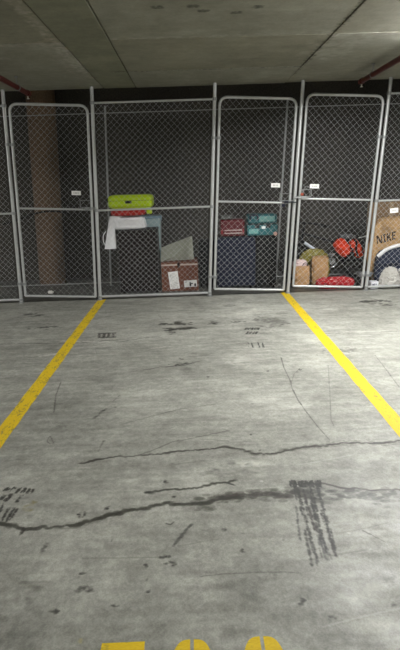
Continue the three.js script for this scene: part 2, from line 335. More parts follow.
floorMap.flipY = false;
const floorRough = grey(512, (u, v) => 0.60 + vn(u * 16, v * 16) * 0.22 + vn(u * 64 + 5, v * 64) * 0.16 + vn(u * 128, v * 256) * 0.08);
const floorBump = grey(512, (u, v) => 0.5 + vn(u * 64, v * 64) * 0.35 + vn(u * 256, v * 256) * 0.5);
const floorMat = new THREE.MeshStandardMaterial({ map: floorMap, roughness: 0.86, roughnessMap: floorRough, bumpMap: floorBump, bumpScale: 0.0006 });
floorRough.repeat.set(4, 4); floorBump.repeat.set(8, 8);
const plainFloorTex = speckle(512, [143, 141, 132], 26, 16);
const plainFloorMat = new THREE.MeshStandardMaterial({ map: plainFloorTex, roughness: 0.5 });
const X0 = -9, X1 = 9, Z0 = -1.6, Z1 = 13;
const floor = structure('floor');
{
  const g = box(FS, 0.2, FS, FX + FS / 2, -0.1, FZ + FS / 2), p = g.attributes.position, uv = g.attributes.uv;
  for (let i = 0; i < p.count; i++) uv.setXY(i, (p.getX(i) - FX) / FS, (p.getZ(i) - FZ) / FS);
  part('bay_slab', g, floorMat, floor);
  for (const [x0, x1, z0, z1] of [[X0, FX, Z0, Z1], [FX + FS, X1, Z0, Z1], [FX, FX + FS, FZ + FS, Z1]])
    part('aisle_slab', metreUV(box(x1 - x0, 0.2, z1 - z0, (x0 + x1) / 2, -0.1, (z0 + z1) / 2), 0.5), plainFloorMat, floor);
}

// ---------------------------------------------------------------- ceiling: cast panels with open joints, ending in a slot before the wall
const HC = 2.578;
function ceilingCanvas() {
  const N = 1024, c = canvas(N, N), g = c.getContext('2d'), im = g.createImageData(N, N), d = im.data, m = 8 / N;
  for (let j = 0; j < N; j++) for (let i = 0; i < N; i++) {
    const x = -4 + i * m + 30, z = -1 + j * m + 90;
    let v = vn(x * 0.8, z * 0.8) * 16 + vn(x * 2.1, z * 2.6 + 5) * 14 + vn(x * 6, z * 6) * 10 + vn(x * 17, z * 17) * 9 + vn(x * 50, z * 50) * 8 + vn(x * 4, z * 30) * 6 + (rnd() - 0.5) * 8;
    const w = vn(x * 1.3 + 10, z * 2.4) + vn(x * 8, z * 8) * 0.4; if (w > 0.3) v += (w - 0.3) * 40;
    const o = (j * N + i) * 4; d[o] = 135 + v; d[o + 1] = 134 + v; d[o + 2] = 121 + v * 0.95; d[o + 3] = 255;
  }
  g.putImageData(im, 0, 0);
  const P = (x, z) => [(x + 4) / m, (z + 1) / m];
  const dab = (x, z, r, col, n, sx, sz) => { for (let k = 0; k < n; k++) { const [a, b] = P(x + (rnd() - 0.5) * sx, z + (rnd() - 0.5) * sz); g.fillStyle = col; g.beginPath(); g.ellipse(a, b, r * (0.4 + rnd()) / m, r * (0.3 + 0.8 * rnd()) / m, rnd() * 3, 0, 7); g.fill(); } };
  dab(-1.06, 2.1, 0.02, 'rgba(190,188,178,0.16)', 420, 0.09, 2.8);      // lime bloom beside the joint
  dab(-1.1, 1.2, 0.03, 'rgba(190,188,178,0.10)', 140, 0.16, 1.6);
  dab(-1.5, 1.84, 0.03, 'rgba(180,178,168,0.09)', 160, 1.0, 0.1);
  dab(-1.9, 1.45, 0.03, 'rgba(180,178,168,0.14)', 90, 0.6, 0.16);
  dab(0.5, 1.9, 0.02, 'rgba(188,186,176,0.08)', 260, 2.4, 0.05);
  dab(1.9, 1.84, 0.02, 'rgba(200,198,188,0.1)', 180, 1.6, 0.06);
  dab(1.2, 1.9, 0.018, 'rgba(60,58,52,0.28)', 240, 0.06, 3.2);          // dirt along the broken joint
  dab(1.3, 1.5, 0.05, 'rgba(190,188,178,0.09)', 160, 0.5, 1.0);
  dab(0.2, 0.72, 0.012, 'rgba(60,58,52,0.22)', 160, 2.0, 0.02);
  for (const [x, z] of [[0.06, 2.6], [0.13, 2.5], [0.5, 2.55], [0.36, 2.45], [-0.18, 2.6]]) dab(x, z, 0.014, 'rgba(70,68,60,0.35)', 30, 0.07, 0.05);
  return c;
}
const ceilMap = canvasTex(ceilingCanvas()); ceilMap.flipY = false; ceilMap.wrapS = ceilMap.wrapT = THREE.RepeatWrapping;
const ceilMat = new THREE.MeshStandardMaterial({ map: ceilMap, roughness: 0.85 });
const ceilMatB = new THREE.MeshStandardMaterial({ map: ceilMap, roughness: 0.85, color: 0xe4e6da });
const ceilMatC = new THREE.MeshStandardMaterial({ map: ceilMap, roughness: 0.85, color: 0xf4f2ec });
const ceiling = structure('ceiling');
const EDGE = -0.15;                                      // where the panels stop behind the fence line
const rawConcrete = new THREE.MeshStandardMaterial({ map: speckle(512, [112, 109, 100], 30, 18), roughness: 0.9 });
part('slab', metreUV(box(X1 - X0, 0.2, Z1 - EDGE, 0, HC + 0.14, (EDGE + Z1) / 2), 0.5), rawConcrete, ceiling);
part('slot_slab', metreUV(box(X1 - X0, 0.2, EDGE - Z0 + 0.2, 0, HC + 0.55, (EDGE + Z0) / 2 + 0.1), 0.5), rawConcrete, ceiling);
part('slot_face', metreUV(box(X1 - X0, 0.3, 0.14, 0, HC + 0.34, EDGE + 0.08), 0.5), rawConcrete, ceiling);
{
  const xs = [X0, -7.2, -5.4, -3.6, -1.0, -0.61, 1.2, 3.6, 5.4, 7.2, X1], zs = [EDGE, 0.73, 1.87, 4.2, 6.6, 9, 11, Z1];
  for (let i = 0; i + 1 < xs.length; i++) for (let j = 0; j + 1 < zs.length; j++) {
    const gx = 0.005, gz = 0.0015, w = xs[i + 1] - xs[i] - 2 * gx, l = zs[j + 1] - zs[j] - 2 * gz, drop = ((i * 7 + j * 5) % 3) * 0.0025;
    const g = rbox(w, 0.04, l, 0.004, (xs[i] + xs[i + 1]) / 2, HC + 0.022 - drop, (zs[j] + zs[j + 1]) / 2, 1), p = g.attributes.position, uv = g.attributes.uv;
    for (let k = 0; k < p.count; k++) uv.setXY(k, (p.getX(k) + 4) / 8, (p.getZ(k) + 1) / 8);
    part('ceiling_panel', g, i === 4 ? ceilMatB : [ceilMat, ceilMatC, ceilMat][(i + 2 * j) % 3], ceiling);
  }
}

// ---------------------------------------------------------------- walls and column
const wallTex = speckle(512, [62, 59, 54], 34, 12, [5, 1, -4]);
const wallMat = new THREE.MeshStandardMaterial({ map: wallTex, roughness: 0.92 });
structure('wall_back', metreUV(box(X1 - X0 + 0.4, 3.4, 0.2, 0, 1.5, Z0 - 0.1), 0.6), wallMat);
structure('wall_left', metreUV(box(0.2, 3.4, Z1 - Z0, X0 - 0.1, 1.5, (Z0 + Z1) / 2), 0.5), rawConcrete);
structure('wall_right', metreUV(box(0.2, 3.4, Z1 - Z0, X1 + 0.1, 1.5, (Z0 + Z1) / 2), 0.5), rawConcrete);
structure('wall_front', metreUV(box(X1 - X0 + 0.4, 3.4, 0.2, 0, 1.5, Z1 + 0.1), 0.5), rawConcrete);
const LEAN = 0.0514;                                     // the slab falls to one side: posts and gates stand plumb, the slab does not
const tanL = Math.tan(LEAN);
const colMat = new THREE.MeshStandardMaterial({ map: speckle(256, [106, 87, 68], 36, 20, [8, 2, -6]), roughness: 0.85 });
{
  const o = structure('column');
  const g = new THREE.CylinderGeometry(0.2, 0.2, 2.95, 40, 1); g.translate(0, 1.475, 0);
  part('shaft', g, colMat, o);
  o.position.set(-2.23, 0, -1.31); o.rotation.z = -LEAN;
}

// ---------------------------------------------------------------- lamps
function batten([x, z, lum], label) {
  const o = thing('batten_lamp', label, 'lamp', [x, HC, z]);
  part('tray', rbox(0.1, 0.035, 1.24, 0.008, 0, -0.0185, 0), std(0xdddddd, 0.5), o);
  const sh = new THREE.Shape(); sh.moveTo(-0.06, 0); sh.lineTo(0.06, 0); sh.lineTo(0.052, -0.035); sh.quadraticCurveTo(0.045, -0.05, 0.03, -0.05); sh.lineTo(-0.03, -0.05); sh.quadraticCurveTo(-0.045, -0.05, -0.052, -0.035); sh.closePath();
  const dg = new THREE.ExtrudeGeometry(sh, { depth: 1.18, bevelEnabled: false }); dg.translate(0, -0.036, -0.59);
  part('diffuser', dg, new THREE.MeshStandardMaterial({ color: 0xf4f4f0, roughness: 0.5, emissive: lampColor, emissiveIntensity: 85 }), o);
  for (const s of [-1, 1]) part('end_cap', rbox(0.128, 0.06, 0.03, 0.006, 0, -0.062, s * 0.606), std(0xe4e4e2, 0.5), o);
  const l = new THREE.RectAreaLight(lampColor, lum, 0.1, 1.18); l.position.set(x, HC - 0.0875, z); l.lookAt(x, 0, z); l.name = 'batten_light'; scene.add(l);
}
const lampLabels = ['ceiling batten lamp above the cage with the tan bag', 'added unseen ceiling batten lamp above the bay beyond the brown column', 'added unseen ceiling batten lamp over the aisle in line with the tan bag', 'added unseen ceiling batten lamp over the aisle in line with the brown column'];
lampSpots.forEach((s, i) => batten(s, lampLabels[i]));

// sprinkler pipes under the ceiling
const pipeMat = std(0x4a1712, 0.45), brass = std(0xb9b5a8, 0.35, 0.7);
function pipe(x, z0, z1, label) {
  const y = 2.47, o = thing('sprinkler_pipe', label, 'pipe', [x, y, 0]);
  part('run', rod([0, 0, z0], [0, 0, z1], 0.027, 16), pipeMat, o);
  part('elbow', merge([rod([0, 0, z0 - 0.012], [0, 0, z0 + 0.05], 0.033, 14)]), pipeMat, o);
  part('sprinkler_head', merge([rod([0, -0.03, z0 + 0.02], [0, -0.056, z0 + 0.02], 0.007, 8), rod([0, -0.056, z0 + 0.02], [0, -0.06, z0 + 0.02], 0.016, 14)]), brass, o);
  for (let z = z0 + 0.35; z < z1; z += 1.8) {
    const c = part('pipe_clip', merge([new THREE.TorusGeometry(0.03, 0.004, 6, 18).translate(0, 0, z), rod([0, 0.03, z], [0, HC - y - 0.005, z], 0.005, 8), rod([0, HC - y - 0.012, z], [0, HC - y - 0.0035, z], 0.018, 12)]), std(0x8a8a88, 0.5, 0.6), o);
  }
}
pipe(-1.772, 0.33, 12.9, 'dark red sprinkler pipe under the ceiling, ending by the brown column gate');
pipe(1.937, 0.41, 12.9, 'dark red sprinkler pipe under the ceiling beside the lamp');

// ---------------------------------------------------------------- painted markings
function yellowTex(dull) {
  const N = 512, c = canvas(64, N), g = c.getContext('2d'), im = g.createImageData(64, N), d = im.data;
  for (let j = 0; j < N; j++) for (let i = 0; i < 64; i++) {
    const n = vn(i * 0.5 + dull * 9, j * 0.18) + vn(i * 1.7, j * 0.8) * 0.7 + vn(i * 0.11, j * 0.04) * 0.8, w = Math.max(0, n - (dull ? 0.18 : 0.34)) * 1.6, o = (j * 64 + i) * 4, f = (rnd() - 0.5) * 14;
    d[o] = (208 + f) * (1 - w) + 120 * w; d[o + 1] = (176 + f) * (1 - w) + 112 * w; d[o + 2] = (14 + f) * (1 - w) + 84 * w; d[o + 3] = 255;
  }
  g.putImageData(im, 0, 0); return canvasTex(c, true);
}
const yellowA = new THREE.MeshStandardMaterial({ map: yellowTex(1), roughness: 0.7 }), yellowB = new THREE.MeshStandardMaterial({ map: yellowTex(0), roughness: 0.7 });
function bayLine(x, mat, label) {
  const sh = new THREE.Shape(), n = 90, L = 5.6;          // slightly uneven painted edges
  for (let k = 0; k <= n; k++) { const z = k / n * L - 0.05, e = -0.051 + vn(z * 14 + x * 5, 3) * 0.006; k ? sh.lineTo(e, -z) : sh.moveTo(e, -z); }
  for (let k = n; k >= 0; k--) { const z = k / n * L - 0.05; sh.lineTo(0.051 + vn(z * 14 + x * 5, 9) * 0.006, -z); }
  const g = new THREE.ExtrudeGeometry(sh, { depth: 0.0015, bevelEnabled: false }); g.rotateX(-Math.PI / 2);
  metreUV(g);
  const p = g.attributes.position, uv = g.attributes.uv; for (let i = 0; i < p.count; i++) uv.setXY(i, p.getX(i) * 5 + 0.5, p.getZ(i) * 0.6);
  const m = single('bay_line', g, mat, label, 'floor marking', 'yellow bay lines'); m.position.set(x, 0, 0);
}
bayLine(-1.2277, yellowA, 'scuffed yellow bay line running up to the post beside the lime suitcase');
bayLine(1.2108, yellowB, 'bright yellow bay line running up to the post beside the paper bags');
function digit(x, pts, label) {
  const list = pts.map((sh) => { const g = new THREE.ExtrudeGeometry(sh, { depth: 0.0015, bevelEnabled: false, curveSegments: 24 }); g.rotateX(-Math.PI / 2); return g; });
  const g = merge(list), p = g.attributes.position, uv = g.attributes.uv; for (let i = 0; i < p.count; i++) uv.setXY(i, p.getX(i) * 2, p.getZ(i) * 0.6);
  const m = single('painted_number', g, yellowA, label, 'floor marking', 'painted bay number'); m.position.set(x, 0, 5.024);
}
{
  const seven = new THREE.Shape(); [[0, 0], [0.143, 0], [0.143, -0.05], [0.085, -0.32], [0.03, -0.32], [0.085, -0.052], [0, -0.052]].forEach(([a, b], i) => (i ? seven.lineTo(a, b) : seven.moveTo(a, b)));
  digit(-0.357, [seven], 'painted yellow number with a flat top edge on the concrete floor');
  const half = (s) => { const sh = new THREE.Shape(), r = 0.0715, h = 0.16, t = 0.048, N = 24, out = [], inn = []; for (let k = 0; k <= N; k++) { const a = Math.PI / 2 - Math.PI * k / N, cx = 0.071; out.push([cx + s * Math.max(0.006, r * Math.pow(Math.abs(Math.cos(a)), 0.6)), -h + h * Math.sign(Math.sin(a)) * Math.pow(Math.abs(Math.sin(a)), 0.8)]); inn.push([cx + s * Math.max(0.006, (r - t) * Math.abs(Math.cos(a))), -h + (h - t) * Math.sin(a)]); } [...out, ...inn.reverse()].forEach(([a, b], i) => (i ? sh.lineTo(a, b) : sh.moveTo(a, b))); return sh; };
  digit(-0.128, [half(-1), half(1)], 'painted yellow stencil round number beside the flat-topped one');
  digit(0.104, [half(-1), half(1)], 'painted yellow stencil round number at the end of the row');
}

// ---------------------------------------------------------------- chain-link cages
const galv = new THREE.MeshStandardMaterial({ map: speckle(128, [188, 190, 188], 26, 14), roughness: 0.42, metalness: 0.45 });
const galvDull = new THREE.MeshStandardMaterial({ map: speckle(128, [150, 152, 150], 26, 14), roughness: 0.5, metalness: 0.45 });
const wireMat = std(0xcdcfce, 0.42, 0.35);
const wireOld = std(0x62625e, 0.7, 0.2);

// woven zigzag wires over a width x height field; inside(x, y) trims them
function chainLink(w, h, inside = () => true, r = 0.00115, DIA = 0.0725) {
  const pos = [], nor = [], idx = [], st = DIA / 2, cols = Math.ceil(w / st), rows = Math.ceil(h / st);
  const seg = (ax, ay, az, bx, by, bz) => {
    const dx = bx - ax, dy = by - ay, dz = bz - az, l = Math.hypot(dx, dy, dz), px = -dy / l, py = dx / l, b = pos.length / 3;
    for (const [x, y, z] of [[ax, ay, az], [bx, by, bz]]) for (let k = 0; k < 4; k++) { const c = Math.cos(k * Math.PI / 2 + 0.785), s = Math.sin(k * Math.PI / 2 + 0.785); pos.push(x + px * c * r, y + py * c * r, z + s * r); nor.push(px * c, py * c, s); }
    for (let k = 0; k < 4; k++) { const k2 = (k + 1) % 4; idx.push(b + k, b + k2, b + 4 + k, b + k2, b + 4 + k2, b + 4 + k); }
  };
  for (let i = 0; i < cols; i++) for (let j = 0; j < rows; j++) {
    const up = (i + j) % 2 === 0, x0 = i * st, x1 = Math.min(w, x0 + st), y0 = j * st, y1 = y0 + st;
    if (x1 - x0 < st * 0.5 || y1 > h + 0.01 || !inside((x0 + x1) / 2, (y0 + y1) / 2)) continue;
    const e = (j % 2 ? 1 : -1) * r * 0.9;
    up ? seg(x0, y0, e, x1, y1, -e) : seg(x1, y0, e, x0, y1, -e);
  }
  const g = new THREE.BufferGeometry(); g.setAttribute('position', new THREE.Float32BufferAttribute(pos, 3)); g.setAttribute('normal', new THREE.Float32BufferAttribute(nor, 3)); g.setAttribute('uv', new THREE.Float32BufferAttribute(new Float32Array(pos.length / 3 * 2), 2)); g.setIndex(idx); return g;
}
function meshPart(name, g, parent, mat = wireMat) { const m = part(name, g, mat, parent); m.userData.kind = 'stuff'; m.userData.label = 'galvanised diamond wire mesh'; return m; }
const shear = new THREE.Matrix4().set(1, tanL, 0, 0, 0, 1, 0, 0, 0, 0, 1, 0, 0, 0, 0, 1);

const P0 = -3.75, P1 = -2.2945, P2 = -1.25, P3 = 0.205, P4 = 1.25, P5 = 2.2953, P6 = 3.75;
function post(x, z, r, h, label, name = 'fence_post', mat = galv) {
  const o = thing(name, label, 'post', [x, 0, z], 0, name === 'fence_post' ? 'galvanised posts along the cage fronts' : 'thin posts at the cage dividers'); o.rotation.z = -LEAN;
  part('pole', metreUV(rod([0, 0.004, 0], [0, h, 0], r, 18), 3), mat, o);
  part('foot_plate', merge([rod([0, 0.0, 0], [0, 0.008, 0], r * 1.8, 18), rod([0, 0.008, 0], [0, 0.02, 0], r * 1.25, 18)]), galvDull, o);
  return o;
}
const hPost = HC / Math.cos(LEAN) - 0.004;
post(P0, 0, 0.021, hPost, 'galvanised fence post standing past the brown column gate');
post(P1, 0, 0.021, hPost, 'galvanised fence post carrying the hinges of the brown column gate');
post(P2, 0, 0.021, hPost, 'galvanised fence post at the head of the scuffed yellow line, beside the lime suitcase');
post(P3, 0, 0.021, hPost, 'galvanised fence post between the cardboard box and the navy suitcase');
post(P4, 0, 0.021, hPost, 'galvanised fence post at the head of the bright yellow line, between two gates');
post(P5, 0, 0.021, hPost, 'galvanised fence post between the bicycle and the tan printed bag');
post(P6, 0, 0.021, hPost, 'galvanised fence post standing past the tan printed bag');

const GW = 1.045;                                        // post to post
function gate(x, hingeAtStart, latchKind, label) {
  const o = thing('cage_gate', label, 'gate', [x, 0, 0], 0, 'chain-link gates of the storage cages'); o.rotation.z = -LEAN;
  const a = 0.062, b = GW - 0.062, lo = 0.096, hi = 2.428, R = 0.1, r = 0.0165, mid = 1.222;
  const path = new THREE.CurvePath(), L = (p, q) => path.add(new THREE.LineCurve3(V(...p), V(...q)));
  L([a, lo, 0], [a, hi - R, 0]); path.add(new THREE.QuadraticBezierCurve3(V(a, hi - R, 0), V(a, hi, 0), V(a + R, hi, 0))); L([a + R, hi, 0], [b - R, hi, 0]); path.add(new THREE.QuadraticBezierCurve3(V(b - R, hi, 0), V(b, hi, 0), V(b, hi - R, 0))); L([b, hi - R, 0], [b, lo, 0]);
  part('frame', new THREE.TubeGeometry(path, 220, r, 12), galv, o);
  part('bottom_rail', rod([a, lo, 0], [b, lo, 0], r, 12), galv, o);
  part('mid_rail', rod([a, mid, 0], [b, mid, 0], 0.0125, 12), galv, o);
  const mw = b - a, mh = hi - lo;
  const g = chainLink(mw, mh, (u, v) => { const cu = u < R ? R - u : u > mw - R ? u - (mw - R) : 0, cv = v > mh - R ? v - (mh - R) : 0; return !(cu && cv) || Math.hypot(cu, cv) < R; }, undefined, 0.078); g.translate(a, lo, 0.008);
  meshPart('chain_link', g, o);
  const hx = hingeAtStart ? [0, a] : [b, GW];
  for (const y of [0.26, 1.97]) part('hinge', merge([band(hingeAtStart ? 0.0238 : 0.014, 0.029, 0.032, hx[0], y, 0), band(hingeAtStart ? 0.014 : 0.0238, 0.029, 0.032, hx[1], y, 0), box(hx[1] - hx[0] - 0.048, 0.02, 0.012, (hx[0] + hx[1]) / 2, y, 0.014), rod([(hx[0] + hx[1]) / 2, y, 0.015], [(hx[0] + hx[1]) / 2, y, 0.042], 0.006, 8)]), galvDull, o);
  // drop-bolt latch in a small flat-bar frame on the closing stile
  const s = hingeAtStart ? -1 : 1, e = hingeAtStart ? b : a, bar = (x0, y0, x1, y1) => rod([e + s * x0, y0, 0.031], [e + s * x1, y1, 0.031], 0.0045, 6);
  const lt = part('latch', merge([bar(-0.01, 1.335, 0.135, 1.335), bar(0.135, 1.335, 0.135, 1.245), bar(0.135, 1.25, -0.06, 1.25)]), galvDull, o);
  part('latch_bolt', merge([rod([e + s * 0.1, 1.232, 0.041], [e - s * 0.075, 1.232, 0.041], 0.008, 10), box(0.05, 0.034, 0.03, e + s * 0.05, 1.232, 0.034)]), latchKind === 'dark' ? std(0x23262e, 0.5, 0.3) : galvDull, lt);
  return o;
}
const g1 = gate(P1, true, 'plain', 'chain-link gate in front of the brown column, a near-empty cage behind');
const g2 = gate(P3, true, 'dark', 'chain-link gate in front of the navy suitcase and teal case');
const g3 = gate(P4, false, 'plain', 'chain-link gate in front of the bicycle and paper bags');

function panel(xa, xb, label) {
  const o = thing('chain_link_fence', label, 'fence panel', [xa, 0, 0], 0, 'fixed chain-link panels of the storage cages'), w = xb - xa;
  const at = (x, y) => [x + y * tanL, y, 0], i = 0.0235;
  part('top_rail', rod(at(i, 2.4), at(w - i, 2.4), 0.0125, 12), galv, o);
  part('mid_rail', rod(at(i, 1.157), at(w - i, 1.157), 0.0125, 12), galv, o);
  part('bottom_rail', rod(at(i, 0.045), at(w - i, 0.045), 0.0165, 12), galv, o);
  for (const y of [0.045, 1.157, 2.4]) for (const x of [0, w]) { const m = part('rail_clamp', band(0.0222, 0.0275, y < 0.1 ? 0.024 : 0.036), galvDull, o); m.position.set(x + y * tanL, y, 0); m.rotation.z = -LEAN; }
  const g = chainLink(w - 0.064, 2.355); g.translate(0.032, 0.045, 0.006); g.applyMatrix4(shear); meshPart('chain_link', g, o);
  return o;
}
panel(P0, P1, 'fixed chain-link panel beyond the brown column gate');
panel(P2, P3, 'fixed chain-link panel in front of the lime suitcase and cardboard box');
const pR = panel(P5, P6, 'fixed chain-link panel in front of the tan printed bag');

// second line of mesh closing the cages behind, with thin posts where the cages meet
const ZR = -0.92;
for (const [x, l] of [[P0, 'thin galvanised post at the far side of the column cage'], [P2, 'thin galvanised post behind the lime suitcase wheels'], [P4, 'thin galvanised post behind the gate latch, next to the teal case'], [P6, 'thin galvanised post behind the tan bag cage']])
  post(x, ZR, 0.0135, 2.5, l, 'divider_post', galvDull);
function screen(xa, xb, label) {
  const o = thing('mesh_screen', label, 'mesh screen', [xa, 0, ZR], 0, 'mesh screens closing the backs of the cages'), w = xb - xa, at = (x, y) => [x + y * tanL, y, 0];
  part('top_wire', rod(at(0.0145, 2.405), at(w - 0.0145, 2.405), 0.0065, 8), galvDull, o);
  part('bottom_wire', rod(at(0.0145, 0.05), at(w - 0.0145, 0.05), 0.008, 8), galvDull, o);
  const g = chainLink(w - 0.036, 2.35, undefined, 0.001); g.translate(0.018, 0.05, 0.006); g.applyMatrix4(shear); meshPart('chain_link', g, o, wireOld);
}
screen(P0, P2, 'chain-link screen between the cage floor and the brown column');
screen(P2, P4, 'chain-link screen behind the suitcases and cardboard box');
screen(P4, P6, 'chain-link screen behind the bicycle and tan bag');
// number tags wired to the mesh: a few small printed characters, too small to read
function tagTex(k) {
  const c = canvas(128, 64), g = c.getContext('2d'); g.fillStyle = '#ecebe6'; g.fillRect(0, 0, 128, 64); g.fillStyle = '#8b8a86';
  for (let i = 0; i < 4; i++) { const x = 28 + i * 19; g.fillRect(x, 22, 12, 4); g.fillRect(x + ((i + k) % 2) * 8, 22, 4, 20); if ((i + k) % 3) g.fillRect(x, 31, 12, 4); g.fillRect(x, 39, 12, 4); }
  return canvasTex(c);
}
function plate(parent, x, y, w, h, k, tilt = 0) {
  const m = part('number_tag', rbox(w, h, 0.003, 0.001, 0, 0, 0, 1), std(0xe8e7e2, 0.5), parent); m.userData.label = 'small white tag with grey print';
  m.position.set(x, y, 0.018); m.rotation.z = tilt;
  const f = part('print', new THREE.PlaneGeometry(w * 0.98, h * 0.96), new THREE.MeshStandardMaterial({ map: tagTex(k), roughness: 0.5 }), m); f.position.z = 0.0019;
}
const local = (px, X, Y) => [(X - px) * Math.cos(LEAN) - Y * Math.sin(LEAN), (X - px) * Math.sin(LEAN) + Y * Math.cos(LEAN)];
plate(g1, ...local(P1, -1.42, 1.378), 0.115, 0.052, 0); plate(g2, ...local(P3, 1.066, 1.389), 0.115, 0.052, 1); plate(g3, ...local(P4, 1.555, 1.361), 0.115, 0.052, 2);
plate(pR, 2.583 - P5, 1.031, 0.105, 0.06, 3, 0.08);
{
  const o = thing('padlock', 'small copper-red padlock hanging on the latch of the bicycle cage gate', 'padlock', [P4, 0, 0]); o.rotation.z = -LEAN;
  part('body', rbox(0.036, 0.032, 0.016, 0.005, 0.082, 1.275, 0.034), std(0x9a4a36, 0.4, 0.3), o);
  part('shackle', tube([[0.072, 1.288, 0.034], [0.072, 1.315, 0.03], [0.082, 1.326, 0.028], [0.092, 1.315, 0.03], [0.092, 1.288, 0.034]], 0.0032, 20, 6), galvDull, o);
  part('wire_loop', tube([[0.09, 1.3, 0.03], [0.12, 1.37, 0.024], [0.17, 1.36, 0.02], [0.185, 1.29, 0.018], [0.17, 1.24, 0.018]], 0.0035, 24, 6), galvDull, o);
}
{
  const o = thing('padlock', 'small dark padlock hanging on the latch of the navy suitcase gate', 'padlock', [P3, 0, 0]); o.rotation.z = -LEAN;
  part('body', rbox(0.04, 0.036, 0.018, 0.006, 0.9, 1.19, 0.034), std(0x1b2236, 0.35, 0.3), o);
  part('shackle', tube([[0.888, 1.205, 0.034], [0.888, 1.235, 0.032], [0.9, 1.246, 0.03], [0.912, 1.235, 0.032], [0.912, 1.205, 0.034]], 0.0035, 20, 6), galvDull, o);
}

// ---------------------------------------------------------------- things stored in the cages
const blackPlastic = std(0x101012, 0.45), rubber = std(0x141414, 0.8), darkMetal = std(0x2a2b2e, 0.4, 0.6), silver = std(0xc9ccce, 0.25, 0.9);
const kraft = new THREE.MeshStandardMaterial({ map: speckle(256, [168, 132, 92], 26, 16), roughness: 0.85 });
const brownBoard = new THREE.MeshStandardMaterial({ map: speckle(256, [106, 64, 46], 30, 16), roughness: 0.85 });
const dullBoard = new THREE.MeshStandardMaterial({ map: speckle(256, [118, 96, 70], 30, 18), roughness: 0.85 });
const whitePlastic = new THREE.MeshPhysicalMaterial({ color: 0xe9e9ea, roughness: 0.38, clearcoat: 0.3, clearcoatRoughness: 0.3 });
function fabric(hex, a = 10) { const c = new THREE.Color(hex); return new THREE.MeshStandardMaterial({ map: speckle(128, [c.r, c.g, c.b].map((v) => Math.pow(v, 1 / 2.2) * 255), a, 14), roughness: 0.9 }); }

{ // dark brown upright cabinet
  const o = thing('storage_cabinet', 'tall dark brown upright cabinet under the white bag', 'cabinet', [-0.745, 0, -0.47]), dark = fabric(0x140b09, 5);
  part('body', rbox(0.55, 0.84, 0.27, 0.012, 0, 0.44, 0), dark, o);
  part('lid', rbox(0.565, 0.03, 0.285, 0.01, 0, 0.865, 0), std(0x0c0807, 0.6), o);
  for (const x of [-0.268, 0.268]) part('edge_trim', rbox(0.02, 0.84, 0.275, 0.006, x, 0.44, 0.003), std(0x0e0908, 0.55), o);
  part('handle', tube([[-0.05, 0.62, 0.136], [-0.04, 0.635, 0.155], [0.04, 0.635, 0.155], [0.05, 0.62, 0.136]], 0.006, 20, 8), blackPlastic, o);
  for (const x of [-0.23, 0.23]) for (const z of [-0.1, 0.1]) part('foot', rod([x, 0, z], [x, 0.022, z], 0.02, 12), blackPlastic, o);
}
{ // white plastic carrier bag slumped over the trunk, a red bundle showing from it
  const o = thing('plastic_bag', 'shiny white plastic bag slumped on the dark cabinet under the lime suitcase', 'bag', [-0.85, 0.881, -0.46]);
  // draped sheet body: a lofted skin with one corner hanging past the side of the trunk
  const b = lump(0.47, 0.15, 0.26, { pow: 0.36, amp: 0.012, freq: 6, seed: 3, seg: 64, topIn: 0.12 });
  part('pouch', b, whitePlastic, o);
  const sh = new THREE.PlaneGeometry(1, 1, 14, 22), p = sh.attributes.position;
  for (let i = 0; i < p.count; i++) { const u = p.getX(i) + 0.5, v = p.getY(i) + 0.5; const xl = -0.345 + 0.1 * v, xr = v < 0.62 ? -0.188 : -0.188 + (v - 0.62) * 0.3; p.setXYZ(i, xl + u * (xr - xl), -0.255 + v * 0.43, 0.12 - 0.03 * v + 0.012 * noise3(u * 3, v * 6, 4) + 0.016 * Math.sin(u * 3.1)); }
  sh.computeVertexNormals();
  const back = sh.clone(); back.translate(0.004, 0, -0.018);
  part('hanging_corner', merge([sh, back]), new THREE.MeshPhysicalMaterial({ color: 0xe9e9ea, roughness: 0.38, clearcoat: 0.3, clearcoatRoughness: 0.3, side: THREE.DoubleSide }), o);
  part('handle_loop', tube([[-0.31, -0.02, 0.1], [-0.345, -0.07, 0.12], [-0.35, -0.15, 0.125], [-0.33, -0.2, 0.12]], 0.006, 24, 6), whitePlastic, o);
}
{
  const g = lump(0.46, 0.086, 0.32, { pow: 0.5, amp: 0.007, freq: 8, seed: 11, seg: 44 });
  const m = single('red_cloth', g, fabric(0x9c1c12, 16), 'red folded cloth lying between the white bag and the lime suitcase', 'cloth'); m.position.set(-0.845, 1.0545, -0.455);
}
{ // lime suitcase lying flat
  const lime = new THREE.MeshPhysicalMaterial({ color: 0xa9c400, roughness: 0.42, clearcoat: 0.25 });
  const o = thing('suitcase', 'lime yellow hard-shell suitcase lying flat on the stack', 'suitcase', [-0.805, 1.145, -0.52]); o.rotation.z = -0.006;
  part('shell', rbox(0.585, 0.165, 0.4, 0.045, 0, 0.093, 0, 5), lime, o);
  for (let k = 0; k < 5; k++) part('rib', rbox(0.5, 0.009, 0.396, 0.004, 0.0, 0.045 + k * 0.024, 0.006), lime, o);
  for (const y of [0.017, 0.17]) part('rim', rbox(0.5, 0.02, 0.36, 0.009, 0, y, 0), lime, o);
  part('carry_handle', merge([rbox(0.085, 0.036, 0.012, 0.005, -0.02, 0.09, 0.2)]), blackPlastic, o);
  part('zip_seam', rbox(0.588, 0.006, 0.403, 0.003, 0, 0.108, 0), std(0x5a6a08, 0.7), o);
  for (const z of [-0.13, 0.14]) { const w = part('wheel', merge([rod([-0.313, 0.115, z - 0.02], [-0.313, 0.115, z + 0.02], 0.028, 16), rbox(0.03, 0.04, 0.05, 0.006, -0.295, 0.13, z)]), blackPlastic, o); }
  part('corner_pad', rbox(0.075, 0.085, 0.05, 0.02, 0.245, -0.03, 0.16), lime, o);
}
